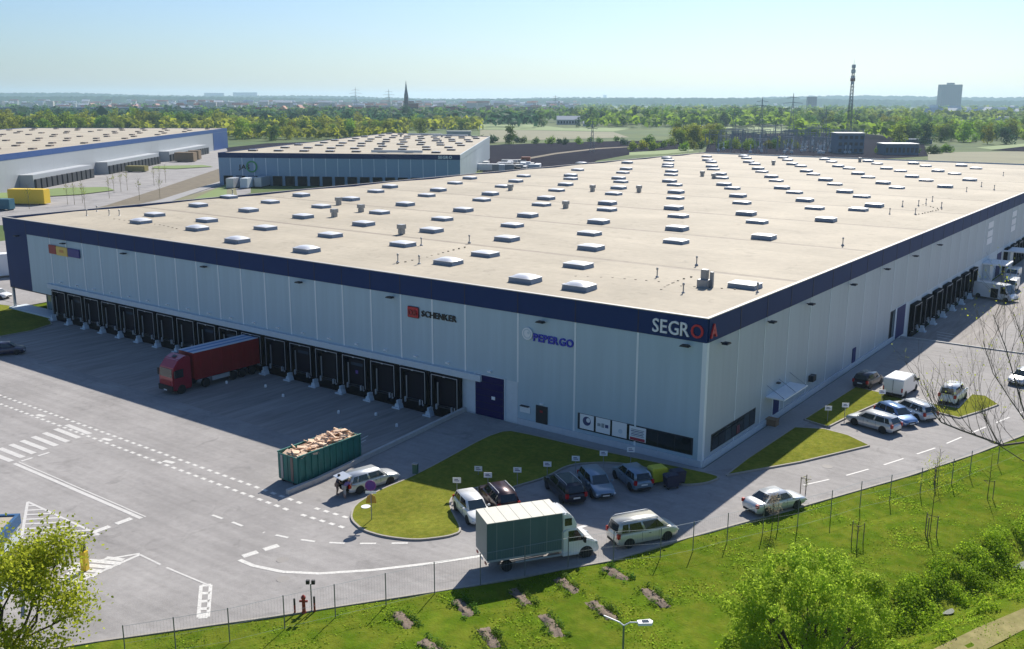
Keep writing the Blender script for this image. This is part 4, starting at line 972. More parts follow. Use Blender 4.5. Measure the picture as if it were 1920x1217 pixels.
c = at(686,953); MB().lathe([(.35,0),(.35,.03)], n=16).build('access_cover', m_plate, None, (c.x, c.y, c.z+.12)); tag(bpy.data.objects['access_cover'], 'pale round cover in the grass beside the round sign post', 'cover')
c = at(779,890); T = empty('cable_cabinet', (c.x, c.y, c.z+.1), .3, 'small green cabinet at the shaded tip of the lawn by the ramp', 'cabinet')
MB().box((-.2,-.15,0),(.2,.15,.8)).build('cabinet_body', mat('cabinet_green',(.05,.13,.09),.6), T); MB().box((-.24,-.19,.8),(.24,.19,.86)).build('cabinet_lid', m_grey, T)
c = at(1447,797); T = empty('planter', (c.x, c.y, c.z), 0, 'brown wooden crate by the side entrance', 'crate')
MB().box((-.5,-.4,0),(.5,.4,.55)).build('crate_body', mat('crate_wood',(.24,.15,.09),.8), T, bevel=.02); MB().box((-.55,-.45,.56),(.55,.45,.62)).build('lid', mat('crate_wood2',(.30,.20,.12),.8), T)

# hydrant with bollards, yellow ticket posts
c = at(570,1147); T = empty('fire_hydrant', (c.x, c.y, c.z-.05), .6, 'red fire hydrant guarded by short posts on the grass verge', 'hydrant')
m_hyd = mat('hydrant_red', (.33,.03,.02), .5)
MB().lathe([(.16,0),(.11,.1),(.10,.85),(.14,.9),(.14,1.0),(.04,1.12)], n=12).build('hydrant_body', m_hyd, T)
MB().lathe([(.07,-.24),(.07,.24)], (0,0,.72), 'x', 10).build('hose_outlet', m_hyd, T)
for i, (a, b) in enumerate(((553,1149),(590,1145))):
    c = at(a, b); T = empty('guard_post', (c.x, c.y, c.z-.05), 0, 'short dark and rust post %s of the red hydrant' % ('left','right')[i], 'bollard', 'guard posts by the hydrant')
    MB().lathe([(.06,0),(.06,.55)], n=8).build('post_foot', m_hyd, T); MB().lathe([(.06,.55),(.06,.95)], n=8).build('post_top', m_trim, T)
c = at(574,1147); T = empty('sign_pole', (c.x+.15, c.y+.3, c.z-.05), .6, 'thin grey pole with twin small lamps behind the hydrant', 'pole')
MB().lathe([(.04,0),(.04,1.75)], n=8).build('pole', m_grey, T)
for s in (-1, 1): MB().cbox((s*.16,0,1.85),(.2,.16,.24)).build('lamp_head', m_trim, T)
c = at(160,1069); T = empty('ticket_post', (c.x, c.y, c.z), .4, 'yellow intercom post on the hatched marking', 'post')
MB().box((-.2,-.2,0),(.2,.2,1.35)).build('post_body', m_yelp, T, bevel=.03); MB().box((-.12,-.14,1.35),(.12,.1,1.8)).build('intercom_head', m_trim, T)
c = at(72,1085); T = empty('barrier', (c.x, c.y, c.z), -.5, 'yellow barrier gate with a white arm seen through the willow', 'barrier')
MB().box((-.3,-.25,0),(.3,.25,1.15)).build('barrier_cabinet', m_yelp, T, bevel=.03); MB().box((-1.1,-.22,0),(-.55,.2,1.1)).build('barrier_cabinet', m_yelp, T, bevel=.03)
MB().box((.3,-.05,.9),(3.9,.05,1.02)).build('barrier_arm', m_wsign, T)
# gatehouse, cut off by the left edge
pc = at(38,964,3.0); T = empty('gatehouse', (pc.x, pc.y, -1.1), YAW+.10, 'small gatehouse with a cream roof and blue edging cut off by the left edge', 'building')
w_, d_ = 5.0, 3.4
MB().box((-w_,-d_,0),(-.15,-.12,3.7)).build('wall', m_dockwall, T); MB().box((-w_,-d_,3.7),(-.22,-.22,4.06)).build('roof', m_roof, T)
for a, b in (((-w_-.2,-.22,3.5),(0,0,4.15)),((-.22,-d_-.1,3.5),(0,-.222,4.15)),((-w_-.2,-d_-.1,3.5),(-.302,-d_+.2,4.15))): MB().box(a, b).build('roof_edge', mat('blue_edging',(.03,.10,.22),.5), T)
MB().box((-.149,-2.8,1.1),(-.10,-.6,2.4)).build('window', m_glass, T)

# ------------------------------------------------------------------ street lamp in the foreground
c = at(1190,1168,7.6); T = empty('street_lamp', (c.x-.5, c.y, 0), .25, 'white twin-armed street lamp seen from above over the grass at the bottom edge', 'lamp')
MB().lathe([(.07,0),(.04,7.3)], n=10).build('pole', mat('pole_green',(.16,.20,.12),.7), T); MB().tube([(0,0,7.3),(.25,.05,7.48),(.7,.1,7.55)], .028).build('arm', m_wsign, T); MB().tube([(0,0,7.3),(-.2,0,7.42),(-.9,.12,7.50)], .03).build('arm', m_wsign, T)
MB().prism([(-.30,-.13),(.25,-.17),(.34,0),(.25,.17),(-.30,.13)], 7.5, 7.62, 2).build('lamp_head', m_wsign, T, (.85,.12,0)).rotation_euler = (0,0,.5)
MB().prism([(-.12,-.09),(.16,-.1),(.16,.1),(-.12,.09)], 7.625, 7.64, 2).build('lamp_glass', m_glass, T, (.85,.12,0)).rotation_euler = (0,0,.5)

# ------------------------------------------------------------------ people at the open boot
def person(loc, rz, lab, shirt, trouser, lean=.7, hair=(.35,.25,.15), hgt=1.72):
    T = empty('person', loc, rz, lab, 'person'); s = hgt/1.75
    hip = Vector((0,0,.92)); dirv = Vector((math.sin(lean),0,math.cos(lean)))
    ch = hip+dirv*.30; nk = hip+dirv*.52; hd = nk+Vector((math.sin(lean*.6),0,math.cos(lean*.6)))*.20
    def skin(name, pts, edges, rad, mt, sub=1):
        me = bpy.data.meshes.new(name); me.from_pydata([tuple(Vector(p)*s) for p in pts], edges, []); o = link(name, me, T)
        sm = o.modifiers.new('skin', 'SKIN'); 
        for i, r_ in enumerate(rad): me.skin_vertices[0].data[i].radius = (r_*s, r_*s) if not isinstance(r_, tuple) else (r_[0]*s, r_[1]*s)
        me.skin_vertices[0].data[0].use_root = True
        o.modifiers.new('sub', 'SUBSURF').levels = sub; o.modifiers['sub'].render_levels = 2; me.materials.append(mt); return o
    def arm(sd): return [nk+Vector((0,sd*.19,-.04)), nk+Vector((.14,sd*.24,-.28)), nk+Vector((.40,sd*.16,-.36)), nk+Vector((.48,sd*.15,-.37))]
    def leg(sd): return [hip+Vector((0,sd*.10,-.02)), Vector((.05,sd*.13,.48)), Vector((-.03,sd*.14,.08)), Vector((.14,sd*.15,.04))]
    aL, aR, lL, lR = arm(1), arm(-1), leg(1), leg(-1)
    P = [hip, ch, nk, hd]+aL+aR+lL+lR
    E = [(0,1),(1,2),(2,3),(2,4),(4,5),(5,6),(6,7),(2,8),(8,9),(9,10),(10,11),(0,12),(12,13),(13,14),(14,15),(0,16),(16,17),(17,18),(18,19)]
    sk = mat('skin', (.45,.27,.19), .6)
    skin('body', P, E, [.13,.14,.055,.10]+[.055,.042,.034,.03]*2+[.08,.056,.04,.035]*2, sk)
    skin('shirt', [hip+dirv*.02, ch, hip+dirv*.44, aL[0], (Vector(aL[0])+Vector(aL[1]))*.5, aR[0], (Vector(aR[0])+Vector(aR[1]))*.5], [(0,1),(1,2),(2,3),(3,4),(2,5),(5,6)], [.15,.165,.12,.075,.062,.075,.062], shirt)
    skin('trousers', [hip, lL[0], lL[1], (Vector(lL[1])+Vector(lL[2]))*.5, lR[0], lR[1], (Vector(lR[1])+Vector(lR[2]))*.5], [(0,1),(1,2),(2,3),(0,4),(4,5),(5,6)], [.15,.10,.072,.058,.10,.072,.058], trouser)
    hr = MB(); hr.lathe([(.05,.13),(.10,.09),(.118,.03),(.11,-.03)], n=12); o = hr.build('hair', mat('hair_%.2f' % hair[0], hair, .7), T, tuple((hd+Vector((-.02,0,.03)))*s), smooth=True)
    nz = MB(); nz.cbox((.105,0,0),(.03,.025,.035)); nz.build('nose', sk, T, tuple(hd*s))
    for sd in (-1, 1):
        MB().cbox((.09,sd*.035,.025),(.02,.02,.012)).build('eye', m_trim, T, tuple(hd*s))
        MB().cbox((0,sd*.10,0),(.03,.02,.05)).build('ear', sk, T, tuple(hd*s))
        hand = (aL if sd > 0 else aR)[3]*s
        for k in range(4): MB().tube([hand, hand+Vector((.07,(k-1.5)*.018,-.005*k)), hand+Vector((.10,(k-1.5)*.02,-.03))], .008, 5).build('finger', sk, T)
        MB().tube([hand, hand+Vector((.03,-sd*.045,-.01)), hand+Vector((.06,-sd*.05,-.02))], .009, 5).build('thumb', sk, T)
    return T
c = at(646,934); person((c.x, c.y, c.z), math.radians(62), 'person with fair hair in a violet and white top bending into the open boot', mat('violet_top',(.20,.14,.34),.8), mat('pale_trousers',(.42,.40,.38),.8), .75, (.62,.50,.34))
c = at(634,929); person((c.x-.1, c.y, c.z), math.radians(35), 'person in a dark top and tan trousers standing left of the open boot', mat('dark_top',(.03,.025,.045),.8), mat('tan_trousers',(.30,.20,.15),.8), .35, (.03,.025,.02))

# ------------------------------------------------------------------ perimeter fence
FP = [(236,1238),(330,1222),(431,1204),(534,1179),(629,1157),(724,1135),(815,1113),(984,1080),(1065,1064),(1150,1052),(1238,1046),(1299,1033),(1363,1016),(1430,1000),(1495,988),(1557,971),(1612,953),(1668,940),(1725,926),(1784,908),(1818,892),(1920,850),(2010,815)]
FW = [at(a, b) for a, b in FP]
tmp = FW; FW = [FW[0]]
for a, b in zip(tmp, tmp[1:]):
    L = (b-a).length; n = 2 if L > 4.4 else 1
    for k in range(n): FW.append(a+(b-a)*(k+1)/n)
FE = empty('fence', FW[0], 0, 'long see-through wire fence on thin grey posts along the road edge', 'fence')
ME_post = MB().lathe([(.032,0),(.032,2.05),(.015,2.07)], n=8).mesh('fence_post', mat('post_grey',(.20,.21,.20),.6,.3))
o0 = FW[0]
for p in FW: link('fence_post', ME_post, FE, p-o0)
wm = MB()
for a, b in zip(FW, FW[1:]):
    a, b = a-o0, b-o0; d = (b-a); L = d.length; n = int(L/.16)
    for z, r_ in ((.08,.006),(1.0,.006),(2.0,.012)): wm.tube([a+Vector((0,0,z)), b+Vector((0,0,z))], r_, 3)
    s_ = d.normalized()*.0022
    for k in range(n):
        p0 = a+d*k/n; p1 = a+d*min(1, (k+ .9)/n); 
        for (z0, z1) in ((.08,2.0),):
            q = p0; wm.face([q-s_+Vector((0,0,z0)), q+s_+Vector((0,0,z0)), q+s_+Vector((0,0,z1)), q-s_+Vector((0,0,z1))])
o = wm.build('wire_mesh', mat('fence_wire',(.30,.34,.32),.5,.4), FE); o['kind'] = 'stuff'

#@@VEG
# ------------------------------------------------------------------ foliage tools
def leaf_quads(C, N, size, flat=.5):
    n = len(C); N = N+rng.normal(0, flat, (n,3)); N /= np.linalg.norm(N, axis=1)[:,None]+1e-9
    r = rng.normal(size=(n,3)); U = np.cross(N, r); U /= np.linalg.norm(U, axis=1)[:,None]+1e-9; W_ = np.cross(N, U)
    s = (size*rng.uniform(.6, 1.35, n))[:,None]; a = rng.uniform(.45, .8, n)[:,None]
    V = np.stack([C-U*s, C-W_*s*a, C+U*s, C+W_*s*a], 1).reshape(-1,3); F = np.arange(4*n).reshape(-1,4); return V, F
def crown(blobs, per_m2, size, inner=.25, up=.35):       # leaves on and in a set of ellipsoid clumps (x,y,z,rx,ry,rz)
    Cs = []; Ns = []
    for (x,y,z,a,b,c) in blobs:
        n = max(6, int(4*PI*((a*b)**.8+(a*c)**.8+(b*c)**.8)/3*per_m2)); d = rng.normal(size=(n,3)); d /= np.linalg.norm(d, axis=1)[:,None]
        rad = 1-rng.random(n)**2.2*inner*2; rad = np.clip(rad, .2, 1)+rng.normal(0,.06,n); Cs.append(np.array([x,y,z])+d*rad[:,None]*np.array([a,b,c])); Ns.append(d+np.array([0,0,up]))
    return np.concatenate(Cs), np.concatenate(Ns)
lm = [leafmat('leaf_spring', (.17,.27,.015), .55), leafmat('leaf_green', (.075,.155,.018), .5), leafmat('leaf_dark', (.03,.085,.03), .4), leafmat('leaf_olive', (.22,.25,.015), .55)]
m_willow = leafmat('leaf_willow', (.38,.42,.03), .6, 0, .3, 1.5); m_bush = leafmat('leaf_bush', (.36,.50,.04), .64, 0, .3, .9); m_weed = leafmat('leaf_weed', (.28,.42,.02), .6, 0, .4, .6)
m_tuft = leafmat('grass_blade', (.20,.31,.02), .8, 0, .2, .7)

# far trees: base shapes, copied
def tree_mesh(seed, h, w, size, nb, dens):
    R = random.Random(seed); bl = []
    for i in range(nb):
        t = R.random(); z = h*(.16+.70*t); rr = w*.5*(1-.75*abs(t-.4)**1.3)*R.uniform(.2,.85); an = R.uniform(0,2*PI); s = w*R.uniform(.20,.34)
        bl.append((rr*math.cos(an), rr*math.sin(an), z, s, s, s*R.uniform(.7,1.1)))
    C, N = crown(bl, dens, size); return leaf_quads(C, N, size)
TREES = []
for i, (h, w, nb) in enumerate(((14,10,15),(16,9,15),(11,11,13),(18,7.5,14),(6,7,9))):
    V, F = tree_mesh(i, h, w, .55, nb, 1.15)
    for k, mm in enumerate(lm): TREES.append((i, k, to_mesh_np('crown', V, F, mm)))
trk = MB(); trk.tube([(0,0,-.5),(.1,0,4),(0,.1,9)], .28, 6, .10); trk.tube([(0,0,3.5),(1.2,.4,6.5)], .12, 5, .05); trk.tube([(0,0,4),(-1.1,-.5,7.5)], .12, 5, .05); ME_trunk = trk.mesh('trunk', m_bark)
TI = {(i,k): me for i, k, me in TREES}
KN = ('broad','tall leafy','rounded','slender poplar-like','low spreading'); TN = ('spring-green','mid-green','dark green','yellow-olive')
def far_tree(px, py, kind, tone, s, lab, grp, z=-.35):
    p = at(px, py, z)
    if grp: grp = KN[kind]+' '+TN[tone]+' ones, '+grp; lab = KN[kind]+' '+TN[tone]+' '+lab
    T = empty('tree' if kind != 4 else 'bush', p, random.uniform(0,6.28), lab, 'tree' if kind != 4 else 'bush', grp); T.scale = (s*random.uniform(.85,1.25), s*random.uniform(.85,1.25), s)
    link('crown', TI[(kind,tone)], T)
    if kind != 4: link('trunk', ME_trunk, T)
R = random.Random(11)
def belt(n, x0, x1, yf, kinds, tones, s, lab, grp):
    for i in range(n):
        px = x0+(x1-x0)*(i+R.random())/n; y0, y1 = yf(px); far_tree(px, R.uniform(y0, y1), R.choice(kinds), R.choice(tones), R.uniform(*s), lab, grp)
belt(62, -10, 440, lambda x: (247-.01*x, 262-.045*x), (0,1,2,3), (0,0,1,3,3), (.9,1.35), 'tree in the belt behind the left-hand hall', 'trees behind the left-hand hall')
belt(46, 430, 800, lambda x: (238, 268-.04*(x-430)), (0,1,2,2), (0,3,3,0,1), (.8,1.15), 'tree in the belt behind the middle hall', 'trees behind the middle hall')
belt(16, 800, 900, lambda x: (238, 244), (0,2,4), (0,3,1), (.7,1.0), 'tree right of the middle hall roof', 'low trees beyond the middle hall')
belt(60, 1105, 1480, lambda x: (228, 238), (0,1,3,3), (0,1,2,1), (.95,1.35), 'tree in the row beyond the green field', 'tall trees beyond the green field')
belt(40, 1480, 1740, lambda x: (232, 244), (0,1,2,3), (0,1,2,3), (.9,1.3), 'tree in the row behind the radio mast', 'trees behind the radio mast')
belt(52, 1680, 1990, lambda x: (246, 274-(x-1700)*.02), (0,1,2,4), (0,0,1,3,2), (.75,1.15), 'tree in the thicket at the far right', 'thicket at the far right')
belt(14, 1265, 1355, lambda x: (256, 272), (0,2,2), (3,3,0), (.8,1.05), 'tree at the edge of the ploughed field', 'yellow trees by the ploughed field')
belt(22, 1180, 1500, lambda x: (270, 283), (4,4), (0,1,3), (.7,1.1), 'bush between the fields and the roof edge', 'bushes beyond the roof edge')
belt(14, 900, 1180, lambda x: (262, 272), (4,), (1,2,0), (.6,1.0), 'bush along the ploughed field edge', 'bushes along the ploughed field')
belt(10, 1640, 1790, lambda x: (284, 290), (4,), (0,1), (.6,.9), 'bush by the substation building', 'bushes by the substation')
for q, k, t, s, l in (((955,270),0,1,.9,'lone dark green tree in the meadow right of the middle hall'),((745,262),3,2,.8,'slim dark conifer behind the middle hall roof'),((762,232),0,2,1.6,'big blue-green tree under the church spire'),((1015,238),0,1,1.1,'green tree left of the white farmhouse'),((1084,240),3,2,.7,'dark slim tree before the white farmhouse')): far_tree(*q, k, t, s, l, None)

# distant woods: one mesh, too far to count
def wood(name, spots, tone, label):
    Cs, Ns = [], []; S_ = []
    for (x, y, z, h, w) in spots:
        n = 16; d = rng.normal(size=(n,3)); d /= np.linalg.norm(d, axis=1)[:,None]; d[:,2] = np.abs(d[:,2])*1.0
        Cs.append(np.array([x,y,z+h*.35])+d*np.array([w*.5,w*.5,h*.6])*rng.uniform(.6,1.05,n)[:,None]); Ns.append(d+np.array([0,0,.4])); S_.append(np.full(n, w*.30))
    V, F = leaf_quads(np.concatenate(Cs), np.concatenate(Ns), 1.0); S_ = np.repeat(np.concatenate(S_), 4)[:,None]
    cen = np.repeat(np.concatenate(Cs), 4, axis=0); V = cen+(V-cen)*S_
    o = link(name, to_mesh_np(name, V, F, lm[tone])); o['kind'] = 'stuff'; tag(o, label, 'trees'); return o
def spots(n, x0, x1, y0, y1, h=(11,18)):
    out = []
    for _ in range(n):
        px, py = R.uniform(x0,x1), R.uniform(y0,y1); p = at(px, py, -.35); hh = R.uniform(*h); out.append((p.x,p.y,p.z,hh,hh*R.uniform(.7,1.3)))
    return out
wood('distant_wood', spots(900,-60,1990,190.5,200)+spots(500,-60,1990,197,212), 1, 'hazy woods along the horizon behind the town')
wood('town_trees', spots(620,380,1120,200,232)+spots(360,1100,1980,199,226), 1, 'scattered trees between the far houses')
wood('near_woods', spots(300,430,760,242,262,(5,9)), 3, 'low yellow-green scrub behind the middle hall')
wood('near_woods', spots(420,-60,440,228,250,(8,14))+spots(300,430,900,226,246,(7,12)), 3, 'yellow-green scrub wood between the tree belts')
wood('near_woods', spots(300,1100,1500,224,240,(10,16))+spots(300,1480,1990,228,262,(7,12)), 0, 'fresh green scrub wood behind the trees on the right')
wood('town_trees', spots(330,-60,430,212,240)+spots(260,380,1000,214,240), 2, 'darker trees between the left belt and the town')
wood('distant_wood', spots(420,1080,1980,204,230), 0, 'pale green wood at the right below the horizon')

# hills on the horizon
def hills(name, D, hfun, mt, depth=900):
    V = []; F = []; n = 900
    for i in range(n+1):
        an = YAW+math.radians(62)*(0.5-i/n)*1.25; hx, hy = -math.sin(an), math.cos(an); px = 960-math.tan(an-YAW)*FPX; h = hfun(px, i)
        for (dd, hh) in ((0,-1),(60,h*.55),(220,h),(depth,h*.9),(depth+300,-1)): V.append((CAM.x+hx*(D+dd), CAM.y+hy*(D+dd), hh))
    for i in range(n):
        for j in range(4): a = i*5+j; F.append((a, a+5, a+6, a+1))
    o = link(name, to_mesh_np(name, V, F, mt, smooth=False)); o['kind'] = 'structure'
m_hill = mat('wooded_hill', (.035,.065,.035), .95, var=.5, scale=.02, spec=0)
hr_ = random.Random(5); noise_ = [hr_.random() for _ in range(1000)]
hills('hills', 7500, lambda px, i: 48+10*math.sin(px*.004+1)+6*math.sin(px*.013)+9*noise_[i], m_hill)
hills('hills', 5200, lambda px, i: 33+5*math.sin(px*.006)+6*noise_[i+50]*1.2, m_hill)

# ------------------------------------------------------------------ the other halls
def hall(name, P, h, label, wall_mt, band_mt, band_h, npan, joints=True, z0=-1.2):
    T = empty(name, (P[0][0], P[0][1], 0), 0, label, 'warehouse'); o = Vector((P[0][0], P[0][1], 0))
    for e in range(len(P)):
        a = Vector((*P[e], 0))-o; b = Vector((*P[(e+1) % len(P)], 0))-o; n = npan[e]; d = (b-a).normalized(); ang = math.atan2(d.y, d.x); L = (b-a).length/n
        bm_ = MB().box((.02,-.1,h-band_h),(L-.02,.2,h)).mesh('fascia_panel', band_mt[e]); wm_ = MB().box((.02,-.02,z0),(L-.02,.25,h-band_h-.01)).mesh('wall_panel', wall_mt[e]); jm = MB().box((-.09,-.06,z0),(.09,-.021,h-band_h-.01)).mesh('joint_cover', m_joint)
        for k in range(n):
            q = a+d*L*k; link('fascia_panel', bm_, T, q, ang); link('wall_panel', wm_, T, q, ang)
            if joints and k: link('joint_cover', jm, T, q, ang)
    mb = MB(); mb.face([(Vector((*p_, h-.25))-o) for p_ in P]); mb.build('roof', m_roof, T)
    return T
B2 = [(-249.9,143.3),(-177.3,185.0),(-272,323),(-349,333)]
m_panel2 = mat('blue_grey_panel', (.25,.36,.48), .5, .15, var=.05, scale=1.6)
T2 = hall('warehouse', B2, 10.65, 'long low warehouse behind the main roof with a navy band and blue-grey wall', (m_panel2,m_panelB,m_panel2,m_panel2), (m_navy,m_panelB,m_navy,m_navy), 1.7, (20,26,14,26))
o2 = Vector((*B2[0],0))
def lerp2(P, u, v):
    a = Vector((*P[0],0)); b = Vector((*P[1],0)); c = Vector((*P[2],0)); d = Vector((*P[3],0)); return (a*(1-u)+b*u)*(1-v)+(d*(1-u)+c*u)*v
rl_low = MB().box((-1.5,-1.0,0),(1.5,1.0,.5)).mesh('roof_light', mat('dull_rooflight',(.16,.12,.10),.5)); rl_top = MB().box((-1.3,-.85,.501),(1.3,.85,.62)).mesh('dome', m_dome)
ang2 = math.atan2(B2[1][1]-B2[0][1], B2[1][0]-B2[0][0])
for i in range(8):
    for j in range(9):
        p_ = lerp2(B2, (i+.6+(.35 if j%2 else 0))/8.6, (j+.7)/9.4)-o2
        q_ = link('roof_light', rl_low, T2, (p_.x, p_.y, 10.41), ang2); link('dome', rl_top, q_)
for q in ((1000,0),):
    for (a, b) in ((.30,.80),(.62,.86),(.5,.35),(.75,.55)):
        p_ = lerp2(B2, a, b)-o2; link('roof_ventilator', ME_vent, T2, (p_.x,p_.y,10.4))
pipe = MB().box((-9,-.5,.2),(9,.5,1.0)).mesh('roof_duct', m_lgrey)
for (a, b) in ((.72,.06),(.42,.93),(.66,.93)): p_ = lerp2(B2, a, b)-o2; link('roof_duct', pipe, T2, (p_.x,p_.y,10.41), ang2)
dk_ = MB().box((0,-.5,-1.2),(3.2,-.07,2.9)).mesh('dock_door', m_black)
for k in range(18):
    p_ = (lerp2(B2, (.02+k*.052), 0)-o2); link('dock_door', dk_, T2, (p_.x,p_.y,0), ang2)
J2 = empty('wall_sign', tuple(lerp2(B2, .10, 0)+Vector((.06,-.12,0))), ang2, 'black lettering in a green ring on the wall of the hall behind', 'sign')
word(J2, 'JAS', -1.3, 2.6, 5.2, 1.5, m_bsign, .05); disc('green_ring', (3.4,-.05,6.0), 2.0, mat('green_sign',(.05,.30,.10),.5), J2, .1, ring=1.5)
J3 = empty('wall_sign', tuple(lerp2(B2, .93, 0)+Vector((.1,-.17,0))), ang2, 'small white lettering on the navy band of the hall behind', 'sign')
word(J3, 'SEGRO', -1.5, 3.2, 9.3, .95, m_wsign, .05)
d3 = Vector((-185.1, 226.9)).normalized(); n3 = Vector((-d3.y, d3.x))   # n3 points away from the camera side
P0 = Vector((-277.3,83.1))-d3*70; P1 = Vector((-462.4,310.0)); Pm = Vector((-437,279))
D3 = 118
B3 = [tuple(P0), tuple(P1), tuple(P1+n3*D3), tuple(P0+n3*D3)]
m_band3 = mat('blue_band', (.015,.07,.26), .4, .2); m_wall3 = mat('pale_wall', (.37,.39,.41), .55, .2, var=.03, scale=.5)
T3 = hall('warehouse', B3, 11.5, 'far pale warehouse on the left with a blue band and three groups of docks', (m_wall3,m_wall3,m_wall3,m_band3), (m_band3,)*4, 1.9, (40,16,40,16), joints=False)
ang3 = math.atan2(d3.y, d3.x); L3 = (P1-P0).length; o3 = Vector((*B3[0],0))
for i in range(15):
    for j in range(9):
        if (i//2+j) % 4 == 0 and j > 2: continue
        p_ = lerp2(B3, (i+.6)/15.5, (j+.5+.3*(i%2))/9.6)-o3; q_ = link('roof_light', rl_low, T3, (p_.x,p_.y,11.26), ang3)
e3 = [(at(a, b, -.3)) for a, b in ((28,356),(168,333),(192,327),(298,307),(318,303),(404,288))]
for k in range(3):
    a, b = e3[2*k], e3[2*k+1]; ta = (Vector((a.x,a.y))-P0).dot(d3); tb = (Vector((b.x,b.y))-P0).dot(d3); L = abs(tb-ta); base = P0+d3*min(ta,tb)
    g_ = link('dock_annex', MB().box((0,-4.5,-.5),(L,-.03,4.4)).mesh('dock_annex', m_wall3), T3, (base.x-o3.x, base.y-o3.y, 0), ang3)
    n_ = int(L/4.2); dm = MB().box((-1.55,-5.2,-.4),(1.55,-4.51,3.0)).mesh('dock_door', m_dark)
    for i in range(n_): link('dock_door', dm, g_, (2.2+i*(L-4)/max(1,n_-1), 0, 0))
# end block in blue at the far end of the facade
MB().box((L3-34,-.16,-1),(L3-.1,-.11,9.5)).build('blue_wall', m_band3, T3, (0,0,0), ang3)

def simple_building(name, px, py, wpx, hpx, dep, mt, label, roof=None, cols=0, rows=0, z=-.35, rz=None, cat='building', gable=False, group=None):
    p = at(px, py, z); D = (Vector((p.x,p.y,0))-Vector((CAM.x,CAM.y,0))).length; w = wpx/FPX*D; h = hpx/FPX*D
    T = empty(name, p, YAW if rz is None else rz, label, cat, group)
    MB().box((-w/2,0,0),(w/2,dep,h)).build('wall', mt, T)
    if gable: MB().prism([(-.4,h),(dep+.4,h),(dep/2,h+dep*.32)], -w/2-.4, w/2+.4, 0).build('roof', roof or m_grey, T)
    else: MB().box((-w/2-.3,-.3,h+.002),(w/2+.3,dep+.3,h+.8)).build('roof', roof or m_grey, T)
    if cols:
        cw, rh = w/cols, h/rows; me = MB().box((-cw*.3,-.12,-rh*.25),(cw*.3,-.02,rh*.25)).mesh('window', m_dark)
        for i in range(cols):
            for j in range(rows): link('window', me, T, (-w/2+cw*(i+.5), 0, rh*(j+.5)))
    return T
m_blk = mat('slate_block', (.045,.065,.10), .7); m_blk2 = mat('pale_block', (.45,.45,.44), .7); m_blk3 = mat('blue_hall', (.12,.17,.24), .7, spec=.1); m_rred = mat('red_roof', (.26,.09,.06), .8, hue=.02); m_rwhite = mat('white_roof', (.55,.56,.58), .8, spec=.1); m_cream = mat('cream_wall', (.50,.45,.36), .8, hue=.02); m_brown = mat('brown_clad', (.10,.04,.045), .7)
simple_building('tower_block', 1781, 205, 35, 40, 30, m_blk, 'tall dark blue tower block on the right horizon', cols=9, rows=12)
bpy.data.objects['tower_block']; MB().box((-12,4,0),(10,20,6)).build('roof', m_blk, bpy.data.objects['tower_block'], (0,0,110*.74*0+40/FPX*(Vector((at(1781,205,-.35).x,at(1781,205,-.35).y,0))-Vector((CAM.x,CAM.y,0))).length+.9))
simple_building('tower_block', 1522, 206, 16, 22, 14, m_blk, 'small grey-blue tower block among trees left of the radio mast', cols=4, rows=6)
for a, w, t, l in ((22,22,16,'pale tower block at the left end of the horizon'),(256,10,14,'narrow tower block on the left horizon'),(402,34,17,'wide dark tower block on the left horizon'),(460,42,18,'twin tower block right of the wide dark one on the horizon'),(1000,8,8,'small block on the middle horizon'),(1134,6,14,'thin water tower shape on the middle horizon')):
    simple_building('tower_block', a, 192, w, t-1, 18, m_blk if a > 100 else m_blk2, l, cols=max(2,w//4), rows=5)
simple_building('long_hall', 195, 216, 400, 12, 60, m_blk3, 'very long dark blue hall beyond the tree belt on the left', roof=m_blk3, cols=40, rows=1)
simple_building('long_hall', 480, 218, 150, 7, 40, m_blk3, 'lower dark hall beyond the trees left of the church', roof=m_rwhite, cols=16, rows=1)
simple_building('farmhouse', 1066, 234, 42, 9, 14, m_blk2, 'white farm building with a pale roof by the green field', roof=m_rwhite, cols=8, rows=1, gable=True)
simple_building('farmhouse', 1102, 237, 16, 5, 10, m_blk2, 'small white shed right of the farm building', roof=m_rwhite, gable=True)
simple_building('shed', 248, 243, 92, 6, 20, m_brown, 'long dark red shed behind the left-hand hall roof', roof=m_brown)
simple_building('substation_building', 1594, 288, 46, 33, 12, m_blk3, 'blue-grey block beside the radio mast', cols=5, rows=3)
simple_building('substation_building', 1690, 291, 58, 17, 12, m_blk3, 'low flat grey-blue building right of the mast block', roof=m_grey, cols=8, rows=1)
simple_building('shed', 1720, 270, 50, 6, 10, m_blk3, 'small blue-roofed shed among the bushes right of the mast', roof=m_blk3)
simple_building('roof_hut', 860, 256, 44, 8, 8, m_grey, 'grey hut seen over the roof of the middle hall', z=-.3)
simple_building('white_hall', 1880, 226, 62, 5, 20, m_blk2, 'long low white hall below the row houses on the right', roof=m_rwhite)
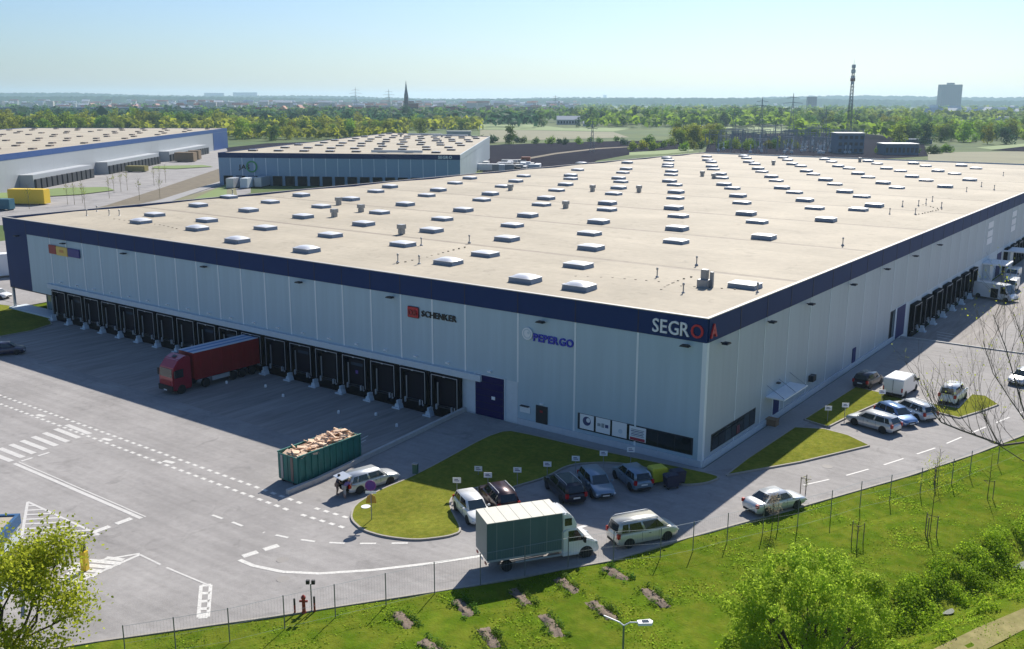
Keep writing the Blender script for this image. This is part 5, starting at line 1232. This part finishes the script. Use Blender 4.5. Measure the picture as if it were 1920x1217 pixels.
# houses
def house_set(n, x0, x1, y0, y1, roofm, lab, grp):
    hb = MB().box((-6,-4.5,0),(6,4.5,5.5)).mesh('wall', m_cream); hr2 = MB().prism([(-4.9,5.5),(4.9,5.5),(0,9.2)], -6.4, 6.4, 0).mesh('roof', roofm); hw = MB()
    for x in (-4,-1.3,1.3,4): hw.box((x-.6,-4.56,2.5),(x+.6,-4.51,4.0))
    hwm = hw.mesh('window', m_glass)
    for i in range(n):
        p = at(R.uniform(x0,x1), R.uniform(y0,y1), -.35); T = empty('house', p, YAW+R.choice((0,PI/2,.3,-.4))+R.uniform(-.1,.1), lab, 'house', grp); s = R.uniform(.9,1.5); T.scale = (s*R.uniform(1,1.8), s, s*R.uniform(.9,1.4))
        link('wall', hb, T); link('roof', hr2, T); link('window', hwm, T)
house_set(90, 480, 790, 205, 224, m_rred, 'cream house with a red roof in the far town left of the spire', 'red-roofed houses left of the spire')
house_set(60, 800, 1060, 204, 222, m_rred, 'cream house with a red roof in the far town right of the spire', 'red-roofed houses right of the spire')
house_set(30, 150, 300, 204, 211, m_rred, 'small red-roofed house beyond the long blue hall', 'houses beyond the long blue hall')
house_set(55, 1740, 1960, 208, 222, m_rwhite, 'row house with a pale roof on the far right', 'pale-roofed row houses on the right')
house_set(20, 380, 900, 198, 206, m_rwhite, 'small pale house in the far town', 'pale houses in the far town')
tb_ = [MB(), MB(), MB()]
for (n_, x0, x1, y0, y1) in ((900,330,1080,190.5,212),(260,-40,400,190.5,205),(170,1080,1960,191,200)):
    for _ in range(n_):
        p = at(R.uniform(x0,x1), R.uniform(y0,y1), -.35); k_ = R.choice((0,0,1,2)); w_, d_2, h_ = R.uniform(8,34), R.uniform(8,14), R.choice((8,9,11,13,16,22))
        tb_[0].box((-w_/2,0,0),(w_/2,d_2,h_), Matrix.Translation(p) @ Matrix.Rotation(YAW+R.uniform(-.5,.5),4,'Z')); 
        if k_: tb_[k_].prism([(-.5,h_),(d_2+.5,h_),(d_2/2,h_+4)], -w_/2-.4, w_/2+.4, 0); v_ = tb_[k_].v; M_ = Matrix.Translation(p) @ Matrix.Rotation(YAW+R.uniform(-.1,.1),4,'Z'); v_[-6:] = [tuple(M_ @ Vector(q)) for q in v_[-6:]]
tw_ = tb_[0].build('distant_town', mat('town_walls', (.50,.47,.44), .8, var=.35, scale=.02)); tw_['kind'] = 'stuff'; tag(tw_, 'pale walls of the far town too small to tell apart', 'town')
for k_, mt, l_ in ((1, m_rred, 'reddish roofs of the far town too small to tell apart'),(2, m_rwhite, 'pale roofs of the far town too small to tell apart')):
    tw_ = tb_[k_].build('distant_town', mt); tw_['kind'] = 'stuff'; tag(tw_, l_, 'town')
# church
p = at(762, 219, -.35); D = (Vector((p.x,p.y,0))-Vector((CAM.x,CAM.y,0))).length; u = D/FPX
T = empty('church', p, YAW, 'dark church with a tall pointed spire on the horizon', 'church'); m_ch = mat('dark_brick', (.06,.05,.06), .8)
MB().box((-3.6*u,0,0),(3.6*u,7.2*u,36*u)).build('tower', m_ch, T); MB().prism([(-3.6*u,0),(3.6*u,0),(3.6*u,7.2*u),(-3.6*u,7.2*u)], 36*u, 36.5*u, 2).build('cornice', m_ch, T)
sp_ = MB(); sp_.lathe([(4.0*u,36.6*u),(2.0*u,48*u),(.25*u,64*u)], (0,3.6*u,0), 'z', 8); sp_.build('spire', mat('dark_slate',(.035,.05,.07),.6), T)
MB().prism([(3.6*u,0),(22*u,0),(22*u,17*u),(3.6*u,17*u)], 0.5*u, 7*u, 1).build('nave', m_ch, T); MB().prism([(.2*u,17*u),(7.4*u,17*u),(3.8*u,24*u)], 3.7*u, 22.2*u, 0).build('nave_roof', m_rred, T)
# radio mast
p = at(1590, 262, -.35); D = (Vector((p.x,p.y,0))-Vector((CAM.x,CAM.y,0))).length; u = D/FPX; Hm = 127*u
T = empty('radio_mast', p, YAW, 'tall lattice radio mast with white and red antennas', 'mast'); m_mast = mat('mast_steel', (.08,.10,.11), .6, .3)
mb = MB(); w0, w1 = 3.6*u, 1.3*u; n = 22
for s1, s2 in ((1,1),(1,-1),(-1,1),(-1,-1)): mb.tube([(s1*w0,s2*w0,0),(s1*w1,s2*w1,Hm)], .25, 4, .15)
for i in range(n):
    z0, z1 = Hm*i/n, Hm*(i+1)/n; a, b = w0+(w1-w0)*i/n, w0+(w1-w0)*(i+1)/n
    for (p_, q_) in (((-a,-a,z0),(b,-b,z1)),((a,-a,z0),(-b,-b,z1)),((a,-a,z0),(b,b,z1)),((-a,-a,z0),(-b,b,z1)),((-a,a,z0),(b,b,z1))): mb.tube([p_,q_], .12, 3)
mb.build('lattice', m_mast, T)
for z, mt, rr in ((Hm*.80,mat('antenna_red',(.35,.12,.08),.6),3.4),(Hm*.83,m_white,2.8),(Hm*.91,m_white,3.0),(Hm*.975,m_white,2.6),(Hm*.76,m_white,2.0)):
    for k in range(6):
        t = k*PI/3; MB().cbox((rr*u*math.cos(t),rr*u*math.sin(t),z),(1.25*u,1.25*u,5.5*u)).build('antenna', mt, T)
MB().lathe([(.12,Hm),(.05,Hm+4)], n=6).build('top_rod', m_mast, T)
# substation gantries and power pylons
m_gan = mat('gantry_steel', (.22,.25,.27), .6, .3)
def gantry_mesh(h, w):
    mb = MB()
    for s in (-1, 1):
        mb.tube([(s*w/2-.5,0,0),(s*w/2,0,h)], .16, 4); mb.tube([(s*w/2+.5,0,0),(s*w/2,0,h)], .16, 4)
        for k in range(5): mb.tube([(s*w/2-.5+.1*k,0,h*k/5),(s*w/2+.4-.08*k,0,h*(k+1)/5)], .08, 3)
    mb.tube([(-w/2,0,h),(w/2,0,h)], .18, 4); mb.tube([(-w/2,0,h-1.1),(w/2,0,h-1.1)], .10, 4)
    for k in range(6): x = -w/2+w*(k+.5)/6; mb.tube([(x,0,h-1.1),(x+w/12,0,h)], .07, 3)
    return mb.mesh('gantry', m_gan)
GM = [gantry_mesh(11,14), gantry_mesh(8,9)]
for i in range(54):
    o = link('gantry', GM[i%2], None, at(R.uniform(1335,1600), R.uniform(262,288), -.35), YAW+R.choice((0,0,.5))); tag(o, ('tall','lower')[i%2]+' steel gantry in the outdoor substation beyond the roof', 'gantry', ('tall','lower')[i%2]+' gantries of the substation')
m_ins = mat('insulator', (.40,.45,.50), .5)
bs = MB(); bs.tube([(0,0,0),(0,0,3)], .15, 5); bs.tube([(0,0,3),(0,0,5)], .3, 6); bs.cbox((0,0,1.2),(1.4,1.0,1.2)); ME_bs = bs.mesh('insulator_post', m_ins)
for i in range(60): o = link('insulator_post', ME_bs, None, at(R.uniform(1340,1610), R.uniform(264,290), -.35)); tag(o, 'pale insulator post between the substation gantries', 'insulator', 'insulator posts of the substation')
def pylon(px, py, hp, lab):
    p = at(px, py, -.35); D = (Vector((p.x,p.y,0))-Vector((CAM.x,CAM.y,0))).length; h = hp*D/FPX; T = empty('pylon', p, YAW, lab, 'pylon'); mb = MB(); th = max(.15, .22*D/FPX)
    for s in (-1, 1):
        mb.tube([(s*h*.07,0,0),(s*h*.012,0,h*.8),(0,0,h)], th, 4)
        for k in range(6): z0, z1 = h*.8*k/6, h*.8*(k+1)/6; w_ = lambda z: h*.07-(h*.058)*z/(h*.8); mb.tube([(s*w_(z0),0,z0),(-s*w_(z1),0,z1)], th*.6, 3)
    mb.build('tower', m_gan, T)
    for z, w_ in ((.70,.22),(.80,.28),(.90,.18)): MB().tube([(-h*w_/1.4,0,h*z),(0,0,h*z+h*.02),(h*w_/1.4,0,h*z)], th, 4).build('cross_arm', m_gan, T)
for a, b, h, l in ((668,222,55,'lattice pylon above the town, left of the spire'),(730,222,52,'lattice pylon just left of the church spire'),(1041,214,34,'small lattice pylon on the middle horizon'),(1375,262,62,'slim pylon at the left end of the substation'),(1425,268,80,'tall pylon in the substation left half'),(1482,270,88,'tallest dark pylon in the substation'),(1545,266,60,'pylon between the substation and the radio mast'),(1110,285,60,'slim pylon in the ploughed field')): pylon(a, b, h, l)

# ------------------------------------------------------------------ things in the estate yards behind
def yard_box(name, px, py, d, mt, lab, rz=.6, cat='container', z=-.28, grp=None, bev=.05, top=None):
    p = at(px, py, z); T = empty(name, p, rz, lab, cat, grp); MB().cbox((0,0,d[2]/2+.3),d).build('body', mt, T, bevel=bev)
    MB().cbox((0,0,d[2]+.34),(d[0]*.96,d[1]*.96,.06)).build('roof', top or mt, T)
    for s in (-.8, .8): MB().cbox((s*d[0]/2.3,0,.15),(.3,d[1]*.9,.3)).build('foot', m_trim, T)
yard_box('site_container', 56, 383, (10.5,3.2,3.9), m_yelp, 'bright yellow site container behind the main roof corner', .55)
yard_box('parked_trailer', -12, 520, (12,2.5,3.6), m_white, 'white trailer at the left edge beyond the dark building corner', 1.2, 'trailer', -1.1)
yard_box('skip', 12, 394, (3.6,2.4,2.6), mat('teal_box',(.03,.13,.18),.6), 'teal skip at the left edge near the yellow container', .5)
yard_box('pallet_stack', 349, 303, (9,5,4), mat('pallet_brown',(.24,.17,.10),.9), 'brown pallet stack in the yard of the far hall', .6, 'pallets')
yard_box('pallet_stack', 366, 299, (5,4,4), mat('pallet_brown',(.24,.17,.10),.9), 'smaller pallet stack right of the larger one in the far yard', .6, 'pallets')
yard_box('sand_heap', 257, 322, (8,4,2), m_path, 'pale low heap in the yard of the far hall', .6, 'heap')
for i in range(26):
    px = 900+R.random()*112; py = 327-(px-900)*.06-R.random()*13
    yard_box('parked_trailer', px, py, (R.choice((4.5,7,9)),2.3,R.uniform(1.3,2.8)), R.choice((m_lgrey,m_white,m_grey,m_trim,m_blk2)), 'parked trailer in the crowded lot right of the middle hall', R.choice((.5,2.1)), 'trailer', -.28, 'trailers in the lot right of the middle hall', .04)
yard_box('parked_trailer', 986, 310, (4,2.5,3.4), mat('rust_box',(.30,.10,.05),.7), 'rust-red box at the end of the crowded lot', .5, 'trailer')
yard_box('parked_trailer', 440, 352, (8,2.5,3), m_lgrey, 'pale trailer under the left end of the middle hall', ang2+PI/2, 'trailer', -.3)
yard_box('parked_trailer', 466, 352, (8,2.5,3), m_dockwall, 'blue-white trailer second from the left end of the middle hall', ang2+PI/2, 'trailer', -.3)
yard_box('parked_trailer', 492, 350, (8,2.5,3), m_lgrey, 'pale trailer third from the left end of the middle hall', ang2+PI/2, 'trailer', -.3)
mb = MB(); mb.tube([(0,0,0),(0,0,6.5)], .06, 5, .02); 
for k in range(14): t = k*2.4; z = 2.5+k*.28; mb.tube([(0,0,z),(.9*math.cos(t),.9*math.sin(t),z+1.0)], .03, 3, .01)
ME_sap = mb.mesh('stem', mat('twig_olive',(.16,.14,.06),.9))
for a, b in ((127,384),(140,384),(155,381),(214,362),(227,360),(239,357),(289,348),(300,345),(311,343),(205,372),(300,372),(55,392),(160,395),(262,376)):
    T = empty('young_tree', at(a, b, -.2), R.uniform(0,6), 'bare young tree along the lane behind the main building', 'tree', 'young trees along the rear lane'); link('stem', ME_sap, T)
    C = rng.normal(0, .45, (26,3))+np.array([0,0,4.8]); V, F = leaf_quads(C, rng.normal(size=(26,3)), .16); link('leaves', to_mesh_np('leaves', V, F, lm[3]), T)

# ------------------------------------------------------------------ foreground: grass tufts, beds, ditch weeds, water
def in_poly(x, y, P):
    c = np.zeros(len(x), bool); n = len(P)
    for i in range(n):
        x0, y0 = P[i]; x1, y1 = P[(i+1)%n]; k = ((y0 > y) != (y1 > y)); c ^= k & (x < (x1-x0)*(y-y0)/(y1-y0+1e-12)+x0)
    return c
VG = EDGE[:10]+[(45,20),(45,-40),(10,-70),(-30,-70)]
n = 230000; X_ = rng.uniform(-26, 40, n); Y_ = rng.uniform(-58, 22, n); k = in_poly(X_, Y_, [(a+.25,b-.1) for a, b in VG]); X_, Y_ = X_[k], Y_[k]
pat = np.sin(X_*.9+1.3*np.sin(Y_*.5))+np.sin(Y_*1.1+X_*.35)+rng.normal(0,.7,len(X_)); k = pat > .3; X_, Y_ = X_[k], Y_[k]
Z_ = np.array([zt(a, b) for a, b in zip(X_, Y_)])-.03
hgt = rng.uniform(.03,.09,len(X_))*(1+.8*(pat[k] > 1.6)); an = rng.uniform(0,PI,len(X_)); dx, dy = np.cos(an)*.055, np.sin(an)*.055; lx, ly = rng.normal(0,.06,len(X_)), rng.normal(0,.06,len(X_))
V = np.stack([np.stack([X_-dx,Y_-dy,Z_],1), np.stack([X_+dx,Y_+dy,Z_],1), np.stack([X_+lx,Y_+ly,Z_+hgt],1)],1).reshape(-1,3)
o = link('grass_tufts', to_mesh_np('grass_tufts', V, np.arange(len(V)).reshape(-1,3), m_tuft)); o['kind'] = 'stuff'; tag(o, 'tufts of fresh green grass on the verge beside the fence', 'grass')
def weeds(name, pts, size, hmul, mt, lab, dens=2.6, cat='plants'):
    bl = [(x, y, zt(x, y)+r*.35*hmul, r, r, r*hmul) for x, y, r in pts]; C, N = crown(bl, dens, size, .35, .8); V, F = leaf_quads(C, N, size, .6)
    o = link(name, to_mesh_np(name, V, F, mt)); o['kind'] = 'stuff'; tag(o, lab, cat); return o
P_ = []
for a, b in zip(DITCH[0:], DITCH[1:]):
    L = math.hypot(b[0]-a[0], b[1]-a[1]); nrm_ = ((b[1]-a[1])/L, -(b[0]-a[0])/L)
    for i in range(int(L*17)):
        t = R.random(); off = R.choice((-1,-1,1))*R.uniform(.0,2.4)+R.gauss(0,.3); P_.append((a[0]+(b[0]-a[0])*t+nrm_[0]*off, a[1]+(b[1]-a[1])*t+nrm_[1]*off, R.uniform(.2,.6)*(1.25 if off < 0 else .9)))
P_ = [q for q in P_ if min(math.hypot(q[0]-20.9,q[1]+10)/1.2, math.hypot(q[0]-23.9,q[1]-.6)/1.7) > 1 or R.random() < .12]
P_ = [q for q in P_ if math.sin(q[0]*2.1+q[1]*1.3)+math.sin(q[1]*2.7-q[0]) > -.75]
weeds('ditch_weeds', P_, .075, 1.0, m_weed, 'dense green weeds and low scrub filling the ditch on the right', 26)
for (x, y, a, b, rz_) in ((20.9,-10.0,.5,.2,1.25),(23.9,.6,2.6,.42,1.22),(26.4,7.5,1.6,.4,1.2)):
    mb = MB(); mb.face([(a*math.cos(t)*(1+.15*math.sin(5*t)), b*math.sin(t)*(1+.2*math.sin(3*t)), 0) for t in np.linspace(0, 2*PI, 18)[:-1]]); mb.build('water', m_water, None, (x, y, -1.0), rz_)['kind'] = 'structure'
m_mulch = mat('mulch', (.20,.15,.11), .95, var=.3, scale=6, bump=1, bscale=14)
for i, (a, b, l) in enumerate((((742,1148),(772,1178),'bare soil bed leftmost in the upper row of the grass'),((856,1124),(884,1156),'bare soil bed between the leftmost bed and the lorry'),((960,1104),(992,1134),'bare soil bed in the grass just below the lorry rear'),((1045,1084),(1082,1112),'bare soil bed in the grass below the lorry cab'),((1132,1064),(1178,1088),'bare soil bed nearest the champagne people carrier'),((1018,1152),(1050,1194),'large bare soil bed left of the street lamp head'),((906,1178),(932,1216),'bare soil bed at the bottom edge under the middle of the picture'),((1106,1126),(1150,1160),'bare soil bed just above the street lamp head'),((1206,1102),(1248,1138),'bare soil bed farthest right in the grass'),((790,1200),(830,1226),'bare soil bed cut by the bottom edge at the left'))):
    A, B = at(*a), at(*b); c = (A+B)/2; d = B-A; L = d.length; T = empty('planting_bed', (c.x, c.y, c.z-.02), math.atan2(d.y, d.x), l, 'flower bed')
    V = []; F = []; nn, mm_ = 10, 6
    for j in range(mm_+1):
        for i2 in range(nn+1):
            u_, v_ = 2*i2/nn-1, 2*j/mm_-1; rr = max(abs(u_), abs(v_)); V.append((u_*L*.5+R.uniform(-.09,.09), v_*.36+R.uniform(-.11,.11), .05*max(0,1-rr**4)+R.uniform(0,.09)*(rr < .95)-.02))
    for j in range(mm_):
        for i2 in range(nn): F.append((j*(nn+1)+i2, j*(nn+1)+i2+1, (j+1)*(nn+1)+i2+1, (j+1)*(nn+1)+i2))
    link('soil', to_mesh_np('soil', V, F, m_mulch), T)
    bl = [(R.uniform(-L*.55,L*.55), .42*s+R.uniform(-.15,.15), .12, R.uniform(.12,.3), R.uniform(.12,.3), R.uniform(.1,.3)) for s in (-1,1,1,1) for _ in range(5)]
    C, N = crown(bl, 22, .06, .3, .8); V, F = leaf_quads(C, N, .06, .6); o = link('weeds', to_mesh_np('weeds', V, F, lm[1]), T); o['kind'] = 'stuff'

# ------------------------------------------------------------------ foreground trees
def branches(mb, p, d, L, r, depth, tips, spread=.55, R=R, nseg=3, up=.12):
    pts = [p]; q = p
    for i in range(nseg):
        d = (d+Vector((R.gauss(0,.13),R.gauss(0,.13),R.gauss(0,.08)+up*.4))).normalized(); q = q+d*(L/nseg); pts.append(q)
    mb.tube(pts, r, 6 if r > .03 else 3, r*.6)
    if depth == 0: tips.append((pts[-1], d)); tips.append((pts[-2], d)); return
    for k in range(R.choice((2,3,3))):
        a = Vector((R.gauss(0,1),R.gauss(0,1),R.gauss(0,.6)+up)); nd = (d+a.normalized()*spread).normalized(); branches(mb, pts[R.choice((-1,-1,-2))], nd, L*R.uniform(.6,.85), r*.58, depth-1, tips, spread, R, nseg, up)
# willow at the left
RW = random.Random(4)
base = Vector((-12.1,-50.3,0)); T = empty('willow_tree', base, .4, 'spring-green willow in the bottom left corner with a dark forked trunk', 'tree'); mb = MB(); tips = []
for (d, L, r) in ((Vector((.25,.2,1)),3.3,.17),(Vector((-.5,-.15,1)),3.2,.15),(Vector((-.1,.5,1)),3.0,.13),(Vector((.5,-.35,.9)),2.4,.10),(Vector((-.6,.5,.8)),2.9,.12),(Vector((.05,-.6,.8)),2.4,.10),(Vector((-1,-.3,.6)),2.8,.10)): branches(mb, Vector((0,0,-.3)), d.normalized(), L*1.26, r, 3, tips, .62, RW)
mb.build('trunk', m_bark, T)
C = []; N = []
for p, d in tips:
    for k in range(190): q = p+Vector((RW.gauss(0,.5),RW.gauss(0,.5),RW.gauss(0,.46)-.05)); C.append(tuple(q)); N.append((RW.gauss(0,1),RW.gauss(0,1),RW.gauss(0,1)+.5))
V, F = leaf_quads(np.array(C), np.array(N), .09, .5); link('crown', to_mesh_np('crown', V, F, m_willow), T)
# round bush at the right
base = Vector((16.6,-22.3,-.2)); T = empty('willow_bush', base, 0, 'big round bright green bush in the foreground right of the middle', 'bush'); RB_ = random.Random(8)
mb = MB(); tips = []
for k in range(11): a = k*2*PI/11; branches(mb, Vector((0,0,-.2)), Vector((math.cos(a)*.75,math.sin(a)*.75,1)).normalized(), 2.3, .07, 2, tips, .5, RB_)
mb.build('stems', m_bark, T); bl = []
for i in range(210):
    a = RB_.uniform(0,2*PI); el = math.asin(RB_.uniform(-.12,1)); rr = RB_.uniform(.62,1.0); s = RB_.uniform(.28,.58)
    bl.append((4.35*rr*math.cos(el)*math.cos(a), 4.35*rr*math.cos(el)*math.sin(a), 1.0+6.1*rr*math.sin(el)*(1+.06*math.sin(3*a)), s, s, s*1.25))
C, N = crown(bl, 55, .075, .35, .7); V, F = leaf_quads(C, N, .075, .5); link('crown', to_mesh_np('crown', V, F, m_bush), T)
for i in range(1): 
    P_ = [(R.uniform(11.0,22), R.uniform(-31,-26), R.uniform(.4,1.0)) for _ in range(60)]; P_ = [q for q in P_ if q[1] < -27+(q[0]-12)*.5]
    weeds('undergrowth', P_, .075, 1.5, m_weed, 'tangled green undergrowth at the foot of the round bush', 22)
# bare tree at the right: its trunk stands outside the frame
RT = random.Random(21); tb = Vector((29.6,-40.2,-1)); T = empty('bare_tree', tb, 0, 'tall bare tree whose twigs reach in from the right edge', 'tree'); mb = MB(); tips = []
mb.tube([(0,0,0),(.1,.1,9),(-.1,-.1,17),(-.3,-.3,20.2)], .32, 10, .10)
def limb(px0, py0, pxs_, r, depth=2):
    pts = [Vector((-.2,-.2,19.5))]
    for (a, b, dd) in pxs_: d = ray(a, b).normalized(); pts.append(CAM+d*dd-tb)
    mb.tube(pts, r, 6, r*.35)
    for i in range(1, len(pts)):
        for k in range(4):
            d = ((pts[i]-pts[i-1]).normalized()+Vector((RT.gauss(0,.5),RT.gauss(0,.5),.45+RT.random()*.5))).normalized(); branches(mb, pts[i-1]+(pts[i]-pts[i-1])*RT.random(), d, RT.uniform(.5,1.0), r*.28, depth, tips, .45, RT, 3, .25)
limb(0,0,[(1925,829,27.5),(1880,835,27.4),(1840,820,27.2),(1800,806,27),(1765,792,26.9),(1746,770,26.8)], .038)
limb(0,0,[(1925,790,27.6),(1905,720,27.6),(1885,650,27.5),(1862,590,27.4)], .024)
limb(0,0,[(1930,800,27.2),(1895,750,27),(1862,700,26.9),(1843,640,26.7)], .02)
limb(0,0,[(1940,700,27.8),(1918,640,27.7),(1900,585,27.5)], .02)
limb(0,0,[(1872,834,27.4),(1850,790,27.2),(1832,750,27.1)], .016)
mb.build('branches', mat('twig_bark', (.15,.12,.10), .9, var=.2, scale=5), T)
C = [tuple(p+Vector((RT.gauss(0,.04),RT.gauss(0,.04),RT.gauss(0,.04)))) for p, d in tips if RT.random() < .55]
V, F = leaf_quads(np.array(C), rng.normal(size=(len(C),3)), .022); link('buds', to_mesh_np('buds', V, F, m_willow), T)
# staked saplings on the verge
def sapling(px, py, h, lab, leaves=0, stakes=3, mt=None, seed=0):
    c = at(px, py, f=zt); RS = random.Random(seed); T = empty('sapling', (c.x, c.y, c.z-.1), RS.uniform(0,3), lab, 'tree'); mb = MB(); tips = []
    mb.tube([(0,0,0),(.03,0,h*.5),(0,.03,h)], .03, 6, .012)
    for k in range(14 if leaves else 6):
        t = k*2.4; z = h*(.42+.55*k/14); L_ = .9*(1-.5*k/14)*h/4.5; e = Vector((L_*math.cos(t),L_*math.sin(t),z+L_*.9)); mb.tube([(0,0,z),e], .011, 4, .004); tips += [e, (e+Vector((0,0,z)))/2]
    mb.build('trunk', m_bark, T)
    for k in range(stakes): t = 2.1*k; MB().lathe([(.035,0),(.035,1.5)], (.42*math.cos(t),.42*math.sin(t),0), n=6).build('stake', m_stake, T)
    if stakes:
        MB().tube([(.42,0,1.4),(.42*math.cos(2.1),.42*math.sin(2.1),1.4),(.42*math.cos(4.2),.42*math.sin(4.2),1.4)], .02, 4).build('tie_rail', m_stake, T)
    if leaves:
        C = [tuple(e+Vector((RS.gauss(0,.13),RS.gauss(0,.13),RS.gauss(0,.13)))) for e in tips for _ in range(leaves)]; V, F = leaf_quads(np.array(C), rng.normal(size=(len(C),3)), .04); link('leaves', to_mesh_np('leaves', V, F, mt or m_willow), T)
sapling(1743,1003,5.6,'tall thin sapling with sparse yellow leaves between stakes, right of the round bush',22,3,None,1)
sapling(1607,1018,1.6,'short staked sapling with a ruddy top behind the round bush',3,3,lm[3],2)
sapling(1447,992,2.6,'small sapling with pale blossom in front of the pale silver saloon',26,1,leafmat('blossom',(.45,.36,.26),.3,0),3)
sapling(1851,935,3.6,'thin dark bare sapling under the bare tree limb',0,1,None,4)
sapling(1510,905+22,1.4,'tiny low sapling on the verge beside the road bend',1,2,None,5)
sapling(1757,910,3.0,'thin leafless sapling beside the fence in the upper right verge',1,2,None,6)

# haze: one closed box of thin air round the camera and the scene
HZ = bpy.data.materials.new('haze'); HZ.use_nodes = True; N_ = HZ.node_tree.nodes; N_.clear(); out = N_.new('ShaderNodeOutputMaterial'); pv = N_.new('ShaderNodeVolumePrincipled')
pv.inputs['Color'].default_value = (.60,.82,1.0,1); pv.inputs['Density'].default_value = 8.5e-5; pv.inputs['Anisotropy'].default_value = .3; HZ.node_tree.links.new(pv.outputs[0], out.inputs['Volume'])
hz = MB().box((-11000,-4000,-3),(9000,11500,130)).build('haze', HZ); hz['kind'] = 'stuff'; tag(hz, 'thin blue haze in the air over the far town', 'haze')
